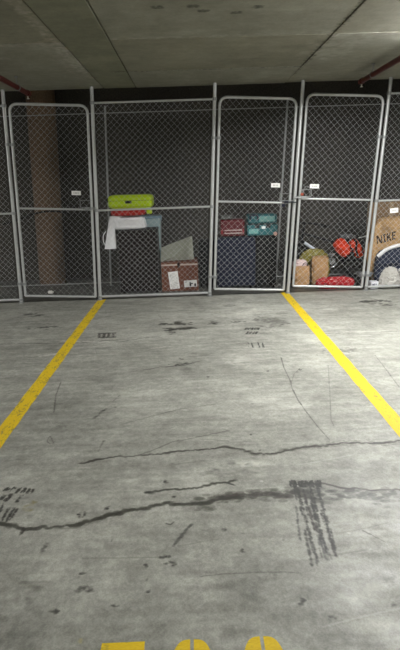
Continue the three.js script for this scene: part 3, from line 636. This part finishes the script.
function tub(x, y, z, w, h, d, mat, lidMat, label) {
  const o = thing('storage_tub', label, 'storage tub', [x, y, z], 0, 'grey-blue tubs stacked behind the cabinet');
  const sh = [[-w / 2 * 0.93, -d / 2 * 0.93], [w / 2 * 0.93, -d / 2 * 0.93], [w / 2 * 0.93, d / 2 * 0.93], [-w / 2 * 0.93, d / 2 * 0.93]];
  const g = rbox(w, h - 0.03, d, 0.02, 0, (h - 0.03) / 2, 0), p = g.attributes.position; for (let i = 0; i < p.count; i++) { const t = 0.9 + 0.1 * p.getY(i) / h; p.setX(i, p.getX(i) * t); p.setZ(i, p.getZ(i) * t); } g.computeVertexNormals();
  part('body', g, mat, o); part('lid', rbox(w * 1.03, 0.035, d * 1.03, 0.012, 0, h - 0.018, 0), lidMat, o);
  for (const s of [-1, 1]) part('clip', rbox(0.018, 0.06, 0.07, 0.005, s * w * 0.51, h - 0.04, 0), lidMat, o);
}
const tubMat = new THREE.MeshPhysicalMaterial({ color: 0x8fa2a4, roughness: 0.35 }), tubLid = std(0x6d8592, 0.45);
tub(-0.68, 0, -0.75, 0.46, 0.51, 0.26, tubMat, tubLid, 'grey-blue plastic tub standing on the floor behind the dark cabinet');
tub(-0.665, 0.511, -0.75, 0.46, 0.515, 0.26, tubMat, tubLid, 'grey-blue plastic tub stacked on another, showing beside the white bag');
{ // cardboard box with its papers
  const o = thing('cardboard_box', 'reddish brown cardboard box with white papers stuck on its front', 'box', [-0.19, 0, -0.56]);
  const w = 0.51, h = 0.4, d = 0.36, t = 0.008;
  for (const s of [-1, 1]) part('side', metreUV(box(t, h, d, s * (w / 2 - t / 2), h / 2, 0), 3), brownBoard, o);
  part('side', metreUV(box(w - 2 * t, h, t, 0, h / 2, d / 2 - t / 2), 3), brownBoard, o); part('side', metreUV(box(w - 2 * t, h, t, 0, h / 2, -d / 2 + t / 2), 3), brownBoard, o);
  part('base', metreUV(box(w - 2 * t, t, d - 2 * t, 0, t / 2, 0), 3), brownBoard, o);
  for (const s of [-1, 1]) { const f = part('flap', metreUV(box(w / 2 - 0.012, t, d - 0.01, 0, 0, 0), 3), brownBoard, o); f.position.set(s * (w / 4 + 0.004), h + 0.006 + (s > 0 ? 0.002 : 0), 0); f.rotation.z = s * 0.02; }
  const tape = std(0xb9a79a, 0.35);
  for (const [x0, x1] of [[-0.25, -0.035], [0.01, 0.25]]) { const n = part('tape', box(x1 - x0, 0.022, 0.003, (x0 + x1) / 2, h - 0.03, d / 2 + 0.002), tape, o); }
  part('gap_strip', box(0.03, 0.07, 0.002, -0.012, h - 0.035, d / 2 + 0.001), std(0x1d1512, 0.9), o);
  const pc = canvas(128, 192), g = pc.getContext('2d'); g.fillStyle = '#e9e8e4'; g.fillRect(0, 0, 128, 192); for (let k = 0; k < 70; k++) { g.fillStyle = `rgba(90,86,80,${0.1 + rnd() * 0.45})`; g.fillRect(10 + rnd() * 96, 8 + rnd() * 174, 5 + rnd() * 20, 3 + rnd() * 5); }
  const a = part('shipping_paper', rbox(0.135, 0.245, 0.003, 0.001, 0, 0, 0, 1), new THREE.MeshStandardMaterial({ map: canvasTex(pc), roughness: 0.6 }), o); a.position.set(-0.085, 0.155, d / 2 + 0.004); a.rotation.z = 0.09; a.userData.label = 'tilted white printed paper';
  const lc = canvas(192, 96), q = lc.getContext('2d'); q.fillStyle = '#e6e5e0'; q.fillRect(0, 0, 192, 96); q.fillStyle = '#141414'; q.fillRect(80, 26, 24, 60); q.fillRect(96, 40, 34, 16); q.fillRect(150, 50, 28, 40); q.fillRect(8, 14, 40, 4); q.fillRect(8, 26, 30, 4);
  const b = part('shipping_label', rbox(0.18, 0.095, 0.003, 0.001, 0, 0, 0, 1), new THREE.MeshStandardMaterial({ map: canvasTex(lc), roughness: 0.6 }), o); b.position.set(0.145, 0.1, d / 2 + 0.004); b.rotation.z = 0.04; b.userData.label = 'white label with black marks';
}
{ // folded grey-white padded sheet standing on the box
  const o = thing('padded_sheet', 'grey-white padded sheet folded to a point on top of the cardboard box', 'packing sheet', [-0.19, 0.418, -0.56]), m = new THREE.MeshStandardMaterial({ map: speckle(256, [150, 152, 138], 24, 34), roughness: 0.7, side: THREE.DoubleSide });
  const facet = (name, pts, tone) => { // thick quilted facet
    const [a, b, c, d] = pts.map((p) => V(...p)), n = 16, pos = [], idx = [], uv = [];
    for (let j = 0; j <= n; j++) for (let i = 0; i <= n; i++) { const u = i / n, v = j / n, p = a.clone().lerp(b, u).lerp(d.clone().lerp(c, u), v), k = 0.006 * noise3(u * 7, v * 7, tone); pos.push(p.x + k, p.y + k, p.z + k); uv.push(u, v); }
    for (let j = 0; j < n; j++) for (let i = 0; i < n; i++) { const q = j * (n + 1) + i; idx.push(q, q + 1, q + n + 1, q + 1, q + n + 2, q + n + 1); }
    const mk = (off, flip) => { const g = new THREE.BufferGeometry(); g.setAttribute('position', new THREE.Float32BufferAttribute(pos.map((v, i) => v + (i % 3 === 2 ? off : 0)), 3)); g.setAttribute('uv', new THREE.Float32BufferAttribute(uv, 2)); g.setIndex(flip ? idx.slice().reverse() : idx); g.computeVertexNormals(); return g; };
    part(name, merge([mk(0, false), mk(-0.008, true)]), m, o);
  };
  facet('upper_fold', [[-0.255, 0.0, 0.16], [-0.06, 0.07, 0.2], [0.19, 0.335, 0.12], [-0.25, 0.175, 0.02]], 1);
  facet('lower_fold', [[-0.255, 0.0, 0.155], [0.205, 0.0, 0.04], [0.19, 0.335, 0.115], [-0.06, 0.07, 0.195]], 2);
  facet('underside', [[-0.25, 0.0, 0.0], [0.2, 0.0, 0.0], [0.19, 0.33, 0.1], [-0.25, 0.17, 0.01]], 3);
}
function uprightCase(name, label, [x, z], w, h, d, mat, trim, group, turn = 0) {
  const o = thing(name, label, 'suitcase', [x, 0, z], turn, group);
  part('shell', rbox(w, h - 0.05, d, 0.022, 0, (h - 0.05) / 2 + 0.045, 0, 4), mat, o);
  part('zip_band', rbox(w + 0.004, h - 0.046, 0.012, 0.006, 0, (h - 0.05) / 2 + 0.045, d * 0.22), trim, o);
  part('pocket', rbox(w * 0.86, h * 0.5, 0.012, 0.006, 0, h * 0.34, d / 2 + 0.002), mat, o);
  part('top_handle', tube([[-0.07, h - 0.008, 0], [-0.06, h + 0.002, 0], [0.06, h + 0.002, 0], [0.07, h - 0.008, 0]], 0.006, 20, 8), trim, o);
  for (const a of [-1, 1]) for (const b of [-1, 1]) part('wheel', rod([a * w * 0.38 - 0.012, 0.023, b * d * 0.3], [a * w * 0.38 + 0.012, 0.023, b * d * 0.3], 0.023, 14), rubber, o);
}
uprightCase('suitcase', 'large navy fabric suitcase standing upright under the red case', [0.595, -0.44], 0.53, 0.725, 0.25, fabric(0x11162a, 6), std(0x0e1018, 0.7));
uprightCase('suitcase', 'black upright suitcase under the teal case', [1.012, -0.46], 0.28, 0.725, 0.27, fabric(0x060607, 4), blackPlastic);
uprightCase('suitcase', 'narrow black upright suitcase between the cardboard box and the post', [0.2, -0.62], 0.22, 0.68, 0.24, fabric(0x060607, 4), blackPlastic);
{
  const o = thing('hard_case', 'dark red ribbed hard case on the navy suitcase', 'case', [0.55, 0.7345, -0.46]), red = new THREE.MeshPhysicalMaterial({ color: 0x571019, roughness: 0.4, clearcoat: 0.2 });
  part('shell', rbox(0.33, 0.225, 0.24, 0.03, 0, 0.113, 0, 4), red, o);
  for (let k = 0; k < 3; k++) part('rib', rbox(0.3, 0.014, 0.02, 0.005, 0, 0.135 + k * 0.026, 0.117), red, o);
  for (const y of [0.045, 0.085]) part('grip_bar', rbox(0.24, 0.014, 0.02, 0.006, 0.01, y, 0.122), std(0xb8a7a5, 0.4, 0.3), o);
  for (const s of [-1, 1]) part('latch', rbox(0.02, 0.05, 0.014, 0.004, s * 0.145, 0.065, 0.121), std(0x8a2a34, 0.4), o);
}
{
  const m = single('grey_cloth', lump(0.17, 0.05, 0.2, { pow: 0.5, amp: 0.008, freq: 8, seed: 5, seg: 32 }), fabric(0x5d5f5c), 'small folded grey cloth on the dark red case', 'cloth'); m.position.set(0.475, 0.961, -0.46);
}
{ // teal tool case
  const o = thing('tool_case', 'teal plastic tool case with dark latches on the black suitcase', 'tool case', [0.955, 0.732, -0.46]), teal = new THREE.MeshPhysicalMaterial({ color: 0x195d63, roughness: 0.35, clearcoat: 0.3 }), pale = std(0x6a9f9b, 0.4);
  part('base', rbox(0.42, 0.15, 0.25, 0.025, 0, 0.076, 0, 4), teal, o);
  part('lid', rbox(0.4, 0.125, 0.245, 0.03, 0, 0.222, 0, 4), teal, o);
  part('seam', rbox(0.41, 0.014, 0.252, 0.005, 0, 0.154, 0), std(0x0c2224, 0.6), o);
  part('handle', merge([rbox(0.11, 0.02, 0.03, 0.008, -0.115, 0.275, 0.125), rbox(0.02, 0.075, 0.03, 0.008, -0.165, 0.245, 0.125), rbox(0.02, 0.075, 0.03, 0.008, -0.065, 0.245, 0.125)]), std(0x141c33, 0.45), o);
  part('lid_panel', rbox(0.21, 0.07, 0.012, 0.005, 0.06, 0.222, 0.122), pale, o);
  part('base_panel', rbox(0.13, 0.06, 0.012, 0.005, -0.12, 0.062, 0.124), pale, o);
  for (const x of [-0.07, 0.08]) part('latch', rbox(0.06, 0.042, 0.016, 0.005, x, 0.125, 0.128), std(0x11171c, 0.4), o);
  part('sticker', box(0.05, 0.035, 0.002, 0.015, 0.11, 0.127), std(0xdfe6e4, 0.5), o);
}
{ const m = single('small_ball', lump(0.055, 0.055, 0.055, { pow: 1, amp: 0, flat: false, seg: 24 }), std(0xcfa79f, 0.5), 'small pale pink ball in front of the teal case', 'ball'); m.position.set(1.125, 0.731, -0.3); }

// ---- bicycle, handlebars turned flat, leaning in the cage
{
  const o = thing('bicycle', 'dark bicycle with a white and blue down tube and turned handlebars', 'bicycle', [-0.02, 0, -0.745]);
  const dark = std(0x14161a, 0.4, 0.3), R = 0.26;
  const wheel = (x, z, turn) => {
    const w = new THREE.Group(); w.name = 'wheel'; o.add(w); w.position.set(x, R + 0.022, z); w.rotation.y = turn;
    part('tyre', new THREE.TorusGeometry(R, 0.022, 10, 48), rubber, w); part('rim', new THREE.TorusGeometry(R - 0.026, 0.009, 8, 48), darkMetal, w); part('hub', rod([0, 0, -0.04], [0, 0, 0.04], 0.018, 12), silver, w);
    const sp = []; for (let k = 0; k < 20; k++) { const a = k / 20 * 6.283; sp.push(rod([Math.cos(a + 0.25) * 0.016, Math.sin(a + 0.25) * 0.016, (k % 2 ? 1 : -1) * 0.03], [Math.cos(a) * (R - 0.03), Math.sin(a) * (R - 0.03), 0], 0.0012, 4)); } part('spokes', merge(sp), silver, w);
  };
  wheel(2.5, 0, 0); wheel(1.53, 0.02, 0.5);
  const BB = [2.05, 0.29, 0], HD = [1.62, 0.7, 0], HB = [1.595, 0.6, 0], SE = [2.2, 0.52, 0], AX = [2.5, 0.282, 0];
  const dt = part('down_tube', rod(HB, BB, 0.021, 14), dark, o);
  const mixp = (t) => HB.map((v, i) => v + (BB[i] - v) * t);
  const w1 = part('tube_decal', rod(mixp(0.1), mixp(0.62), 0.0222, 14), std(0xd6dde6, 0.35), dt); w1.userData.label = 'white section of the down tube';
  part('tube_decal', rod(mixp(0.6), mixp(0.78), 0.0222, 14), std(0x2b4c9a, 0.35), dt);
  part('top_tube', rod(HD, SE, 0.016, 12), dark, o); part('seat_tube', rod(BB, [2.235, 0.6, 0], 0.016, 12), dark, o);
  part('head_tube', rod([1.59, 0.56, 0], [1.63, 0.76, 0], 0.022, 14), dark, o);
  for (const s of [-1, 1]) { part('chain_stay', rod([BB[0], BB[1], s * 0.02], [AX[0], AX[1], s * 0.05], 0.009, 8), dark, o); part('seat_stay', rod([SE[0], SE[1], s * 0.015], [AX[0], AX[1], s * 0.05], 0.008, 8), dark, o); part('fork_leg', rod([1.59, 0.57, 0.0], [1.5 + s * 0.045, 0.285, 0.02 + s * 0.03], 0.011, 8), dark, o); }
  part('stem', rod([1.63, 0.76, 0], [1.64, 0.85, 0.04], 0.015, 10), dark, o);
  const hb = part('handlebar', tube([[1.48, 0.885, 0.1], [1.54, 0.865, 0.07], [1.64, 0.85, 0.04], [1.76, 0.835, 0.02], [1.97, 0.79, 0.06]], 0.0155, 40, 10), std(0x060607, 0.6), o);
  part('grip', rod([1.455, 0.892, 0.11], [1.545, 0.864, 0.068], 0.022, 12), rubber, hb); part('grip', rod([1.86, 0.812, 0.04], [1.98, 0.788, 0.061], 0.022, 12), rubber, hb);
  part('brake_cable', tube([[1.58, 0.86, 0.07], [1.52, 0.78, 0.12], [1.56, 0.66, 0.08], [1.6, 0.6, 0.03]], 0.003, 30, 6), rubber, o);
  part('brake_cable', tube([[1.82, 0.82, 0.04], [1.8, 0.74, 0.1], [1.7, 0.68, 0.07], [1.66, 0.66, 0.03]], 0.003, 30, 6), rubber, o);
  const sd = part('saddle', lump(0.25, 0.07, 0.14, { pow: 0.8, amp: 0.003, seed: 2, flat: false, seg: 30 }), std(0x4a4b4d, 0.6), o); sd.position.set(2.265, 0.6, 0); sd.rotation.z = -0.08;
  part('chainring', merge([new THREE.TorusGeometry(0.085, 0.009, 8, 40).translate(BB[0], BB[1], 0.04), rod([BB[0], BB[1], 0.036], [BB[0], BB[1], 0.042], 0.05, 28), rod([BB[0], BB[1], -0.06], [BB[0], BB[1], 0.06], 0.016, 12), ...[0, 1, 2, 3, 4].map((k) => rod([BB[0], BB[1], 0.04], [BB[0] + Math.cos(k * 1.2566) * 0.07, BB[1] + Math.sin(k * 1.2566) * 0.07, 0.04], 0.006, 6))]), silver, o);
  const cr = part('crank', rod([BB[0], BB[1], 0.065], [BB[0] - 0.03, BB[1] + 0.11, 0.065], 0.009, 8), silver, o); part('pedal', rbox(0.09, 0.022, 0.06, 0.006, BB[0] - 0.03, BB[1] + 0.115, 0.1), silver, cr);
  const c2 = part('crank', rod([BB[0], BB[1], -0.065], [BB[0] + 0.03, BB[1] - 0.11, -0.065], 0.009, 8), silver, o); part('pedal', rbox(0.09, 0.022, 0.06, 0.006, BB[0] + 0.03, BB[1] - 0.115, -0.1), silver, c2);
}
// ---- paper bags and soft bags in front of the bicycle
function paperBag(x, z, w, h, d, turn, label, s) {
  const o = thing('paper_bag', label, 'paper bag', [x, 0, z], turn, 'crumpled brown paper bags by the bicycle'), rows = 14, cols = 44, pos = [], idx = [], uv = [];
  const ring = (y, k, inner) => { for (let i = 0; i < cols; i++) { const a = i / cols * 6.283, c = Math.cos(a), q = Math.sin(a), e = (v) => Math.sign(v) * Math.pow(Math.abs(v), 0.35), n = 0.018 * noise3(c * 2 + s, y * 9, q * 2) + 0.008 * noise3(c * 6 + s, y * 24, q * 6); const t = 1 + 0.05 * Math.sin(y / h * 3) - (inner ? 0.04 : 0); pos.push(e(c) * (w / 2 * t + n * k), y + (k ? 0.014 * noise3(c * 3, s, q * 3) * (y / h) : 0), e(q) * (d / 2 * t + n * k)); uv.push(i / cols, y); } };
  for (let j = 0; j <= rows; j++) ring(h * j / rows, j ? 1 : 0.3); ring(h * 0.985, 1, true); ring(h * 0.6, 1, true); ring(0.004, 0.3, true);
  const tot = rows + 3; for (let j = 0; j < tot; j++) for (let i = 0; i < cols; i++) { const a = j * cols + i, b = j * cols + (i + 1) % cols; idx.push(a, a + cols, b, b, a + cols, b + cols); }
  for (const base of [0, tot * cols]) for (let i = 1; i + 1 < cols; i++) base ? idx.push(base, base + i + 1, base + i) : idx.push(0, i, i + 1);
  const g = new THREE.BufferGeometry(); g.setAttribute('position', new THREE.Float32BufferAttribute(pos, 3)); g.setAttribute('uv', new THREE.Float32BufferAttribute(uv, 2)); g.setIndex(idx); g.computeVertexNormals();
  part('bag', g, new THREE.MeshStandardMaterial({ map: kraft.map, roughness: 0.85, side: THREE.DoubleSide }), o);
  return o;
}
const b1 = paperBag(1.492, -0.35, 0.2, 0.31, 0.14, 0.1, 'brown paper bag topped with crumpled pink-white wrapping', 3);
{ const w = part('wrapping', lump(0.17, 0.1, 0.11, { pow: 0.7, amp: 0.022, freq: 16, seed: 21, seg: 40 }), fabric(0xd9c3bf, 22), b1); w.position.set(-0.012, 0.27, 0); w.userData.label = 'crumpled pink-white wrapping'; part('cord_handle', tube([[0.0, 0.3, 0.066], [0.02, 0.345, 0.075], [0.06, 0.345, 0.07], [0.075, 0.3, 0.06]], 0.004, 20, 6), std(0x24262c, 0.7), b1); }
paperBag(1.772, -0.43, 0.21, 0.405, 0.15, -0.12, 'taller brown paper bag standing against the yellow plastic bag', 8);
{ const m = single('plastic_bag', lump(0.46, 0.47, 0.13, { pow: 0.75, amp: 0.03, freq: 9, seed: 31, seg: 56, topIn: 0.15 }), new THREE.MeshPhysicalMaterial({ color: 0x7c7220, roughness: 0.4, clearcoat: 0.3 }), 'olive yellow plastic bag behind the taller paper bag', 'bag'); m.position.set(1.73, 0, -0.595); m.scale.z = 0.45; }
{
  const sp = canvas(128, 128), g = sp.getContext('2d'); g.fillStyle = '#a3141d'; g.fillRect(0, 0, 128, 128); for (let k = 0; k < 46; k++) { g.fillStyle = rnd() < 0.4 ? 'rgba(235,215,205,0.85)' : 'rgba(90,8,14,0.5)'; g.beginPath(); g.ellipse(rnd() * 128, rnd() * 128, 1.5 + rnd() * 4, 1 + rnd() * 2.5, rnd() * 3, 0, 7); g.fill(); }
  const m = single('cloth_bag', lump(0.5, 0.135, 0.15, { pow: 0.6, amp: 0.022, freq: 8, seed: 41, seg: 56 }), new THREE.MeshStandardMaterial({ map: canvasTex(sp, true), roughness: 0.7 }), 'bright red speckled cloth bag lying flat by the gate of the bicycle cage', 'bag'); m.position.set(1.94, 0, -0.22); m.scale.z = 0.85; m.material.map.repeat.set(3, 2);
}
{ // orange bag hung over the bicycle's seat stays
  const o = thing('orange_backpack', 'orange backpack with dark straps hanging on the bicycle', 'backpack', [2.285, 0.385, -0.54]), or = fabric(0xc23409, 22);
  const a = part('pouch', lump(0.15, 0.22, 0.1, { pow: 0.6, amp: 0.03, freq: 11, seed: 51, seg: 44, flat: false }), or, o); a.position.set(-0.095, 0.035, 0); a.rotation.z = 0.7;
  const b = part('side_pouch', lump(0.11, 0.25, 0.09, { pow: 0.6, amp: 0.026, freq: 11, seed: 57, seg: 40, flat: false }), or, o); b.position.set(0.1, 0.0, 0.01); b.rotation.z = 0.6;
  const c = part('mesh_pocket', lump(0.12, 0.2, 0.08, { pow: 0.7, amp: 0.02, freq: 11, seed: 59, seg: 36, flat: false }), std(0x120e0c, 0.85), o); c.position.set(0.0, 0.02, 0.0); c.rotation.z = 0.5;
  for (const [x, y] of [[-0.01, 0.2], [0.03, 0.17], [0.02, 0.06]]) { const q = part('patch', lump(0.035, 0.075, 0.03, { pow: 0.7, amp: 0.006, freq: 20, seed: x * 90, seg: 20, flat: false }), or, o); q.position.set(x, y - 0.03, 0.05); q.rotation.z = 0.3; }
  part('strap', tube([[-0.05, 0.25, 0.03], [0.0, 0.2, 0.085], [0.0, 0.1, 0.09], [0.04, 0.0, 0.07]], 0.014, 30, 8), std(0x16120f, 0.8), o);
  part('strap', tube([[0.05, 0.22, 0.04], [0.09, 0.15, 0.085], [0.1, 0.06, 0.085], [0.14, 0.02, 0.05]], 0.011, 30, 8), std(0x1b1512, 0.8), o);
  part('loop', tube([[0.05, 0.25, 0.02], [0.12, 0.27, 0.05], [0.18, 0.29, 0.04]], 0.006, 16, 6), std(0xd9d9d4, 0.6), o);
  part('hook_strap', tube([[0, 0.2, -0.02], [-0.02, 0.24, -0.09], [-0.04, 0.2, -0.16]], 0.008, 16, 6), std(0x16120f, 0.8), o);
}
{ const o = thing('plastic_tray', 'flat grey plastic tray leaning beside the white carton', 'tray', [2.365, 0, -0.3], 0.0);
  part('shell', rbox(0.17, 0.05, 0.13, 0.012, 0, 0.155, 0), std(0x6f7376, 0.5), o); part('lip', rbox(0.19, 0.01, 0.15, 0.004, 0, 0.182, 0), std(0x85898b, 0.5), o); part('stand', rbox(0.12, 0.13, 0.09, 0.01, -0.02, 0.066, 0), std(0x1b1c1e, 0.7), o); }
{ const lc = canvas(96, 72), q = lc.getContext('2d'); q.fillStyle = '#e2e3e8'; q.fillRect(0, 0, 96, 72); q.fillStyle = '#3b4250'; q.fillRect(12, 20, 22, 26); q.fillRect(40, 16, 12, 30); q.fillRect(58, 20, 22, 12); q.fillRect(62, 40, 20, 10);
  const o = thing('small_carton', 'small white printed carton on the floor beside the post', 'box', [2.41, 0, -0.12]); part('body', rbox(0.1, 0.095, 0.09, 0.004, 0.03, 0.0485, 0), std(0xd9dadd, 0.6), o); const f = part('print', new THREE.PlaneGeometry(0.09, 0.075), new THREE.MeshStandardMaterial({ map: canvasTex(lc), roughness: 0.6 }), o); f.position.set(0.03, 0.05, 0.0458); }
// ---- cage beside it
{ // tan printed bag
  const N = 512, c = canvas(N, N), g = c.getContext('2d'); g.fillStyle = '#b08f64'; g.fillRect(0, 0, N, N);
  for (let k = 0; k < 2600; k++) { g.fillStyle = rnd() < 0.5 ? 'rgba(205,172,128,0.14)' : 'rgba(96,70,44,0.13)'; g.beginPath(); g.ellipse(rnd() * N, rnd() * N, 2 + rnd() * 9, 1 + rnd() * 4, rnd() * 3, 0, 7); g.fill(); }
  g.save(); g.translate(152, 148); g.rotate(-0.17); g.fillStyle = '#2b221e'; g.font = 'bold 90px sans-serif'; g.textAlign = 'center'; g.textBaseline = 'middle'; g.fillText('NIKE', 0, 0); g.restore();
  const geo = lump(0.66, 0.9, 0.2, { pow: 0.5, amp: 0.022, freq: 3, seed: 61, seg: 64, topIn: 0.1 }), p = geo.attributes.position, uv = geo.attributes.uv;
  for (let i = 0; i < p.count; i++) uv.setXY(i, p.getX(i) / 0.66 + 0.5, p.getY(i) / 0.9 + 0.0);
  const o = thing('tan_bag', 'large tan paper sack with dark capital lettering', 'bag', [2.8, 0, -0.47]);
  part('sack', geo, new THREE.MeshStandardMaterial({ map: canvasTex(c), roughness: 0.85 }), o);
}
{ const o = thing('cardboard_box', 'tall plain tan cardboard box behind the lettered sack', 'box', [2.78, 0, -0.655]); part('body', metreUV(box(0.56, 1.1, 0.1, 0, 0.55, 0), 3), dullBoard, o); for (const s of [-1, 1]) part('flap', metreUV(box(0.27, 0.006, 0.1, s * 0.14, 1.104, 0), 3), dullBoard, o); part('tape', box(0.05, 0.3, 0.002, 0.02, 0.95, 0.0512), std(0x8d7a5e, 0.4), o); }
{ // navy bag with a white rim
  const navy = fabric(0x1b2338, 12), o = thing('tote_bag', 'navy fabric tote bag with a broad white rim, tipped in front of the lettered sack', 'bag', [2.79, 0.0, -0.26]);
  const b = part('body', lump(0.58, 0.5, 0.15, { pow: 0.5, amp: 0.014, freq: 5, seed: 71, seg: 56 }), navy, o); b.position.set(0.0, 0.0, 0); b.rotation.z = 0.0;
  const rim = part('rim', tube([[-0.3, 0.42, 0.085], [-0.22, 0.5, 0.115], [-0.12, 0.545, 0.12], [0.02, 0.575, 0.12], [0.2, 0.6, 0.11], [0.3, 0.6, 0.06]], 0.024, 50, 10), std(0xdedede, 0.6), o);
  const panelG = new THREE.PlaneGeometry(1, 1, 12, 8), p = panelG.attributes.position; const pts = [[-0.29, 0.3], [0.28, 0.36], [-0.24, 0.5], [0.29, 0.6]];
  for (let i = 0; i < p.count; i++) { const u = p.getX(i) + 0.5, v = p.getY(i) + 0.5, x = (1 - v) * ((1 - u) * pts[0][0] + u * pts[1][0]) + v * ((1 - u) * pts[2][0] + u * pts[3][0]), y = (1 - v) * ((1 - u) * pts[0][1] + u * pts[1][1]) + v * ((1 - u) * pts[2][1] + u * pts[3][1]) + v * u * (1 - u) * 0.04; p.setXYZ(i, x, y, 0.1 + 0.012 * Math.sin(u * 3.1) + 0.004 * noise3(u * 5, v * 5, 2)); }
  panelG.computeVertexNormals(); const pb = panelG.clone(); pb.translate(0, 0, -0.02);
  part('collar', merge([panelG, pb]), new THREE.MeshStandardMaterial({ map: navy.map, roughness: 0.9, side: THREE.DoubleSide }), o);
  part('seam', tube([[-0.2, 0.52, 0.115], [-0.13, 0.36, 0.11], [-0.05, 0.2, 0.1]], 0.004, 20, 6), std(0x0d1220, 0.8), o);
}
{ const m = single('plastic_bag', lump(0.31, 0.27, 0.085, { pow: 0.8, amp: 0.026, freq: 11, seed: 87, seg: 90, topIn: 0.45 }), new THREE.MeshPhysicalMaterial({ color: 0xc8c5bd, roughness: 0.5, clearcoat: 0.2 }), 'crumpled white plastic bag on the floor in front of the navy tote', 'bag'); m.position.set(2.635, 0, -0.078); }
{ const o = thing('pink_packet', 'bright pink and white packet propped against the navy tote', 'packet', [3.01, 0.012, -0.11]); o.rotation.z = 0.62; part('pack', rbox(0.2, 0.26, 0.05, 0.01, 0.02, 0.2, 0), std(0xd8d4d2, 0.5), o); part('front_print', rbox(0.15, 0.17, 0.006, 0.003, 0.02, 0.21, 0.026), std(0xb81550, 0.5), o); part('logo', new THREE.TorusGeometry(0.035, 0.007, 8, 24).translate(0.02, 0.22, 0.029), std(0xe9c9d4, 0.5), o); }
{ const m = single('crumpled_paper', lump(0.07, 0.035, 0.05, { pow: 0.8, amp: 0.01, freq: 40, seed: 91, seg: 24 }), std(0xe4e2da, 0.8), 'small white crumpled paper on the floor by the brown column gate', 'litter'); m.position.set(-2.046, 0, -0.52); }
{ const m = single('black_cable', tube([[-2.75, 0.96, -0.95], [-2.5, 1.02, -0.955], [-2.3, 1.09, -0.96], [-2.1, 1.12, -0.97], [-1.9, 1.11, -0.96], [-1.72, 1.06, -0.95]], 0.012, 60, 8), rubber, 'black cable looped along the mesh screen in front of the brown column', 'cable'); }

renderer.render(scene, camera);
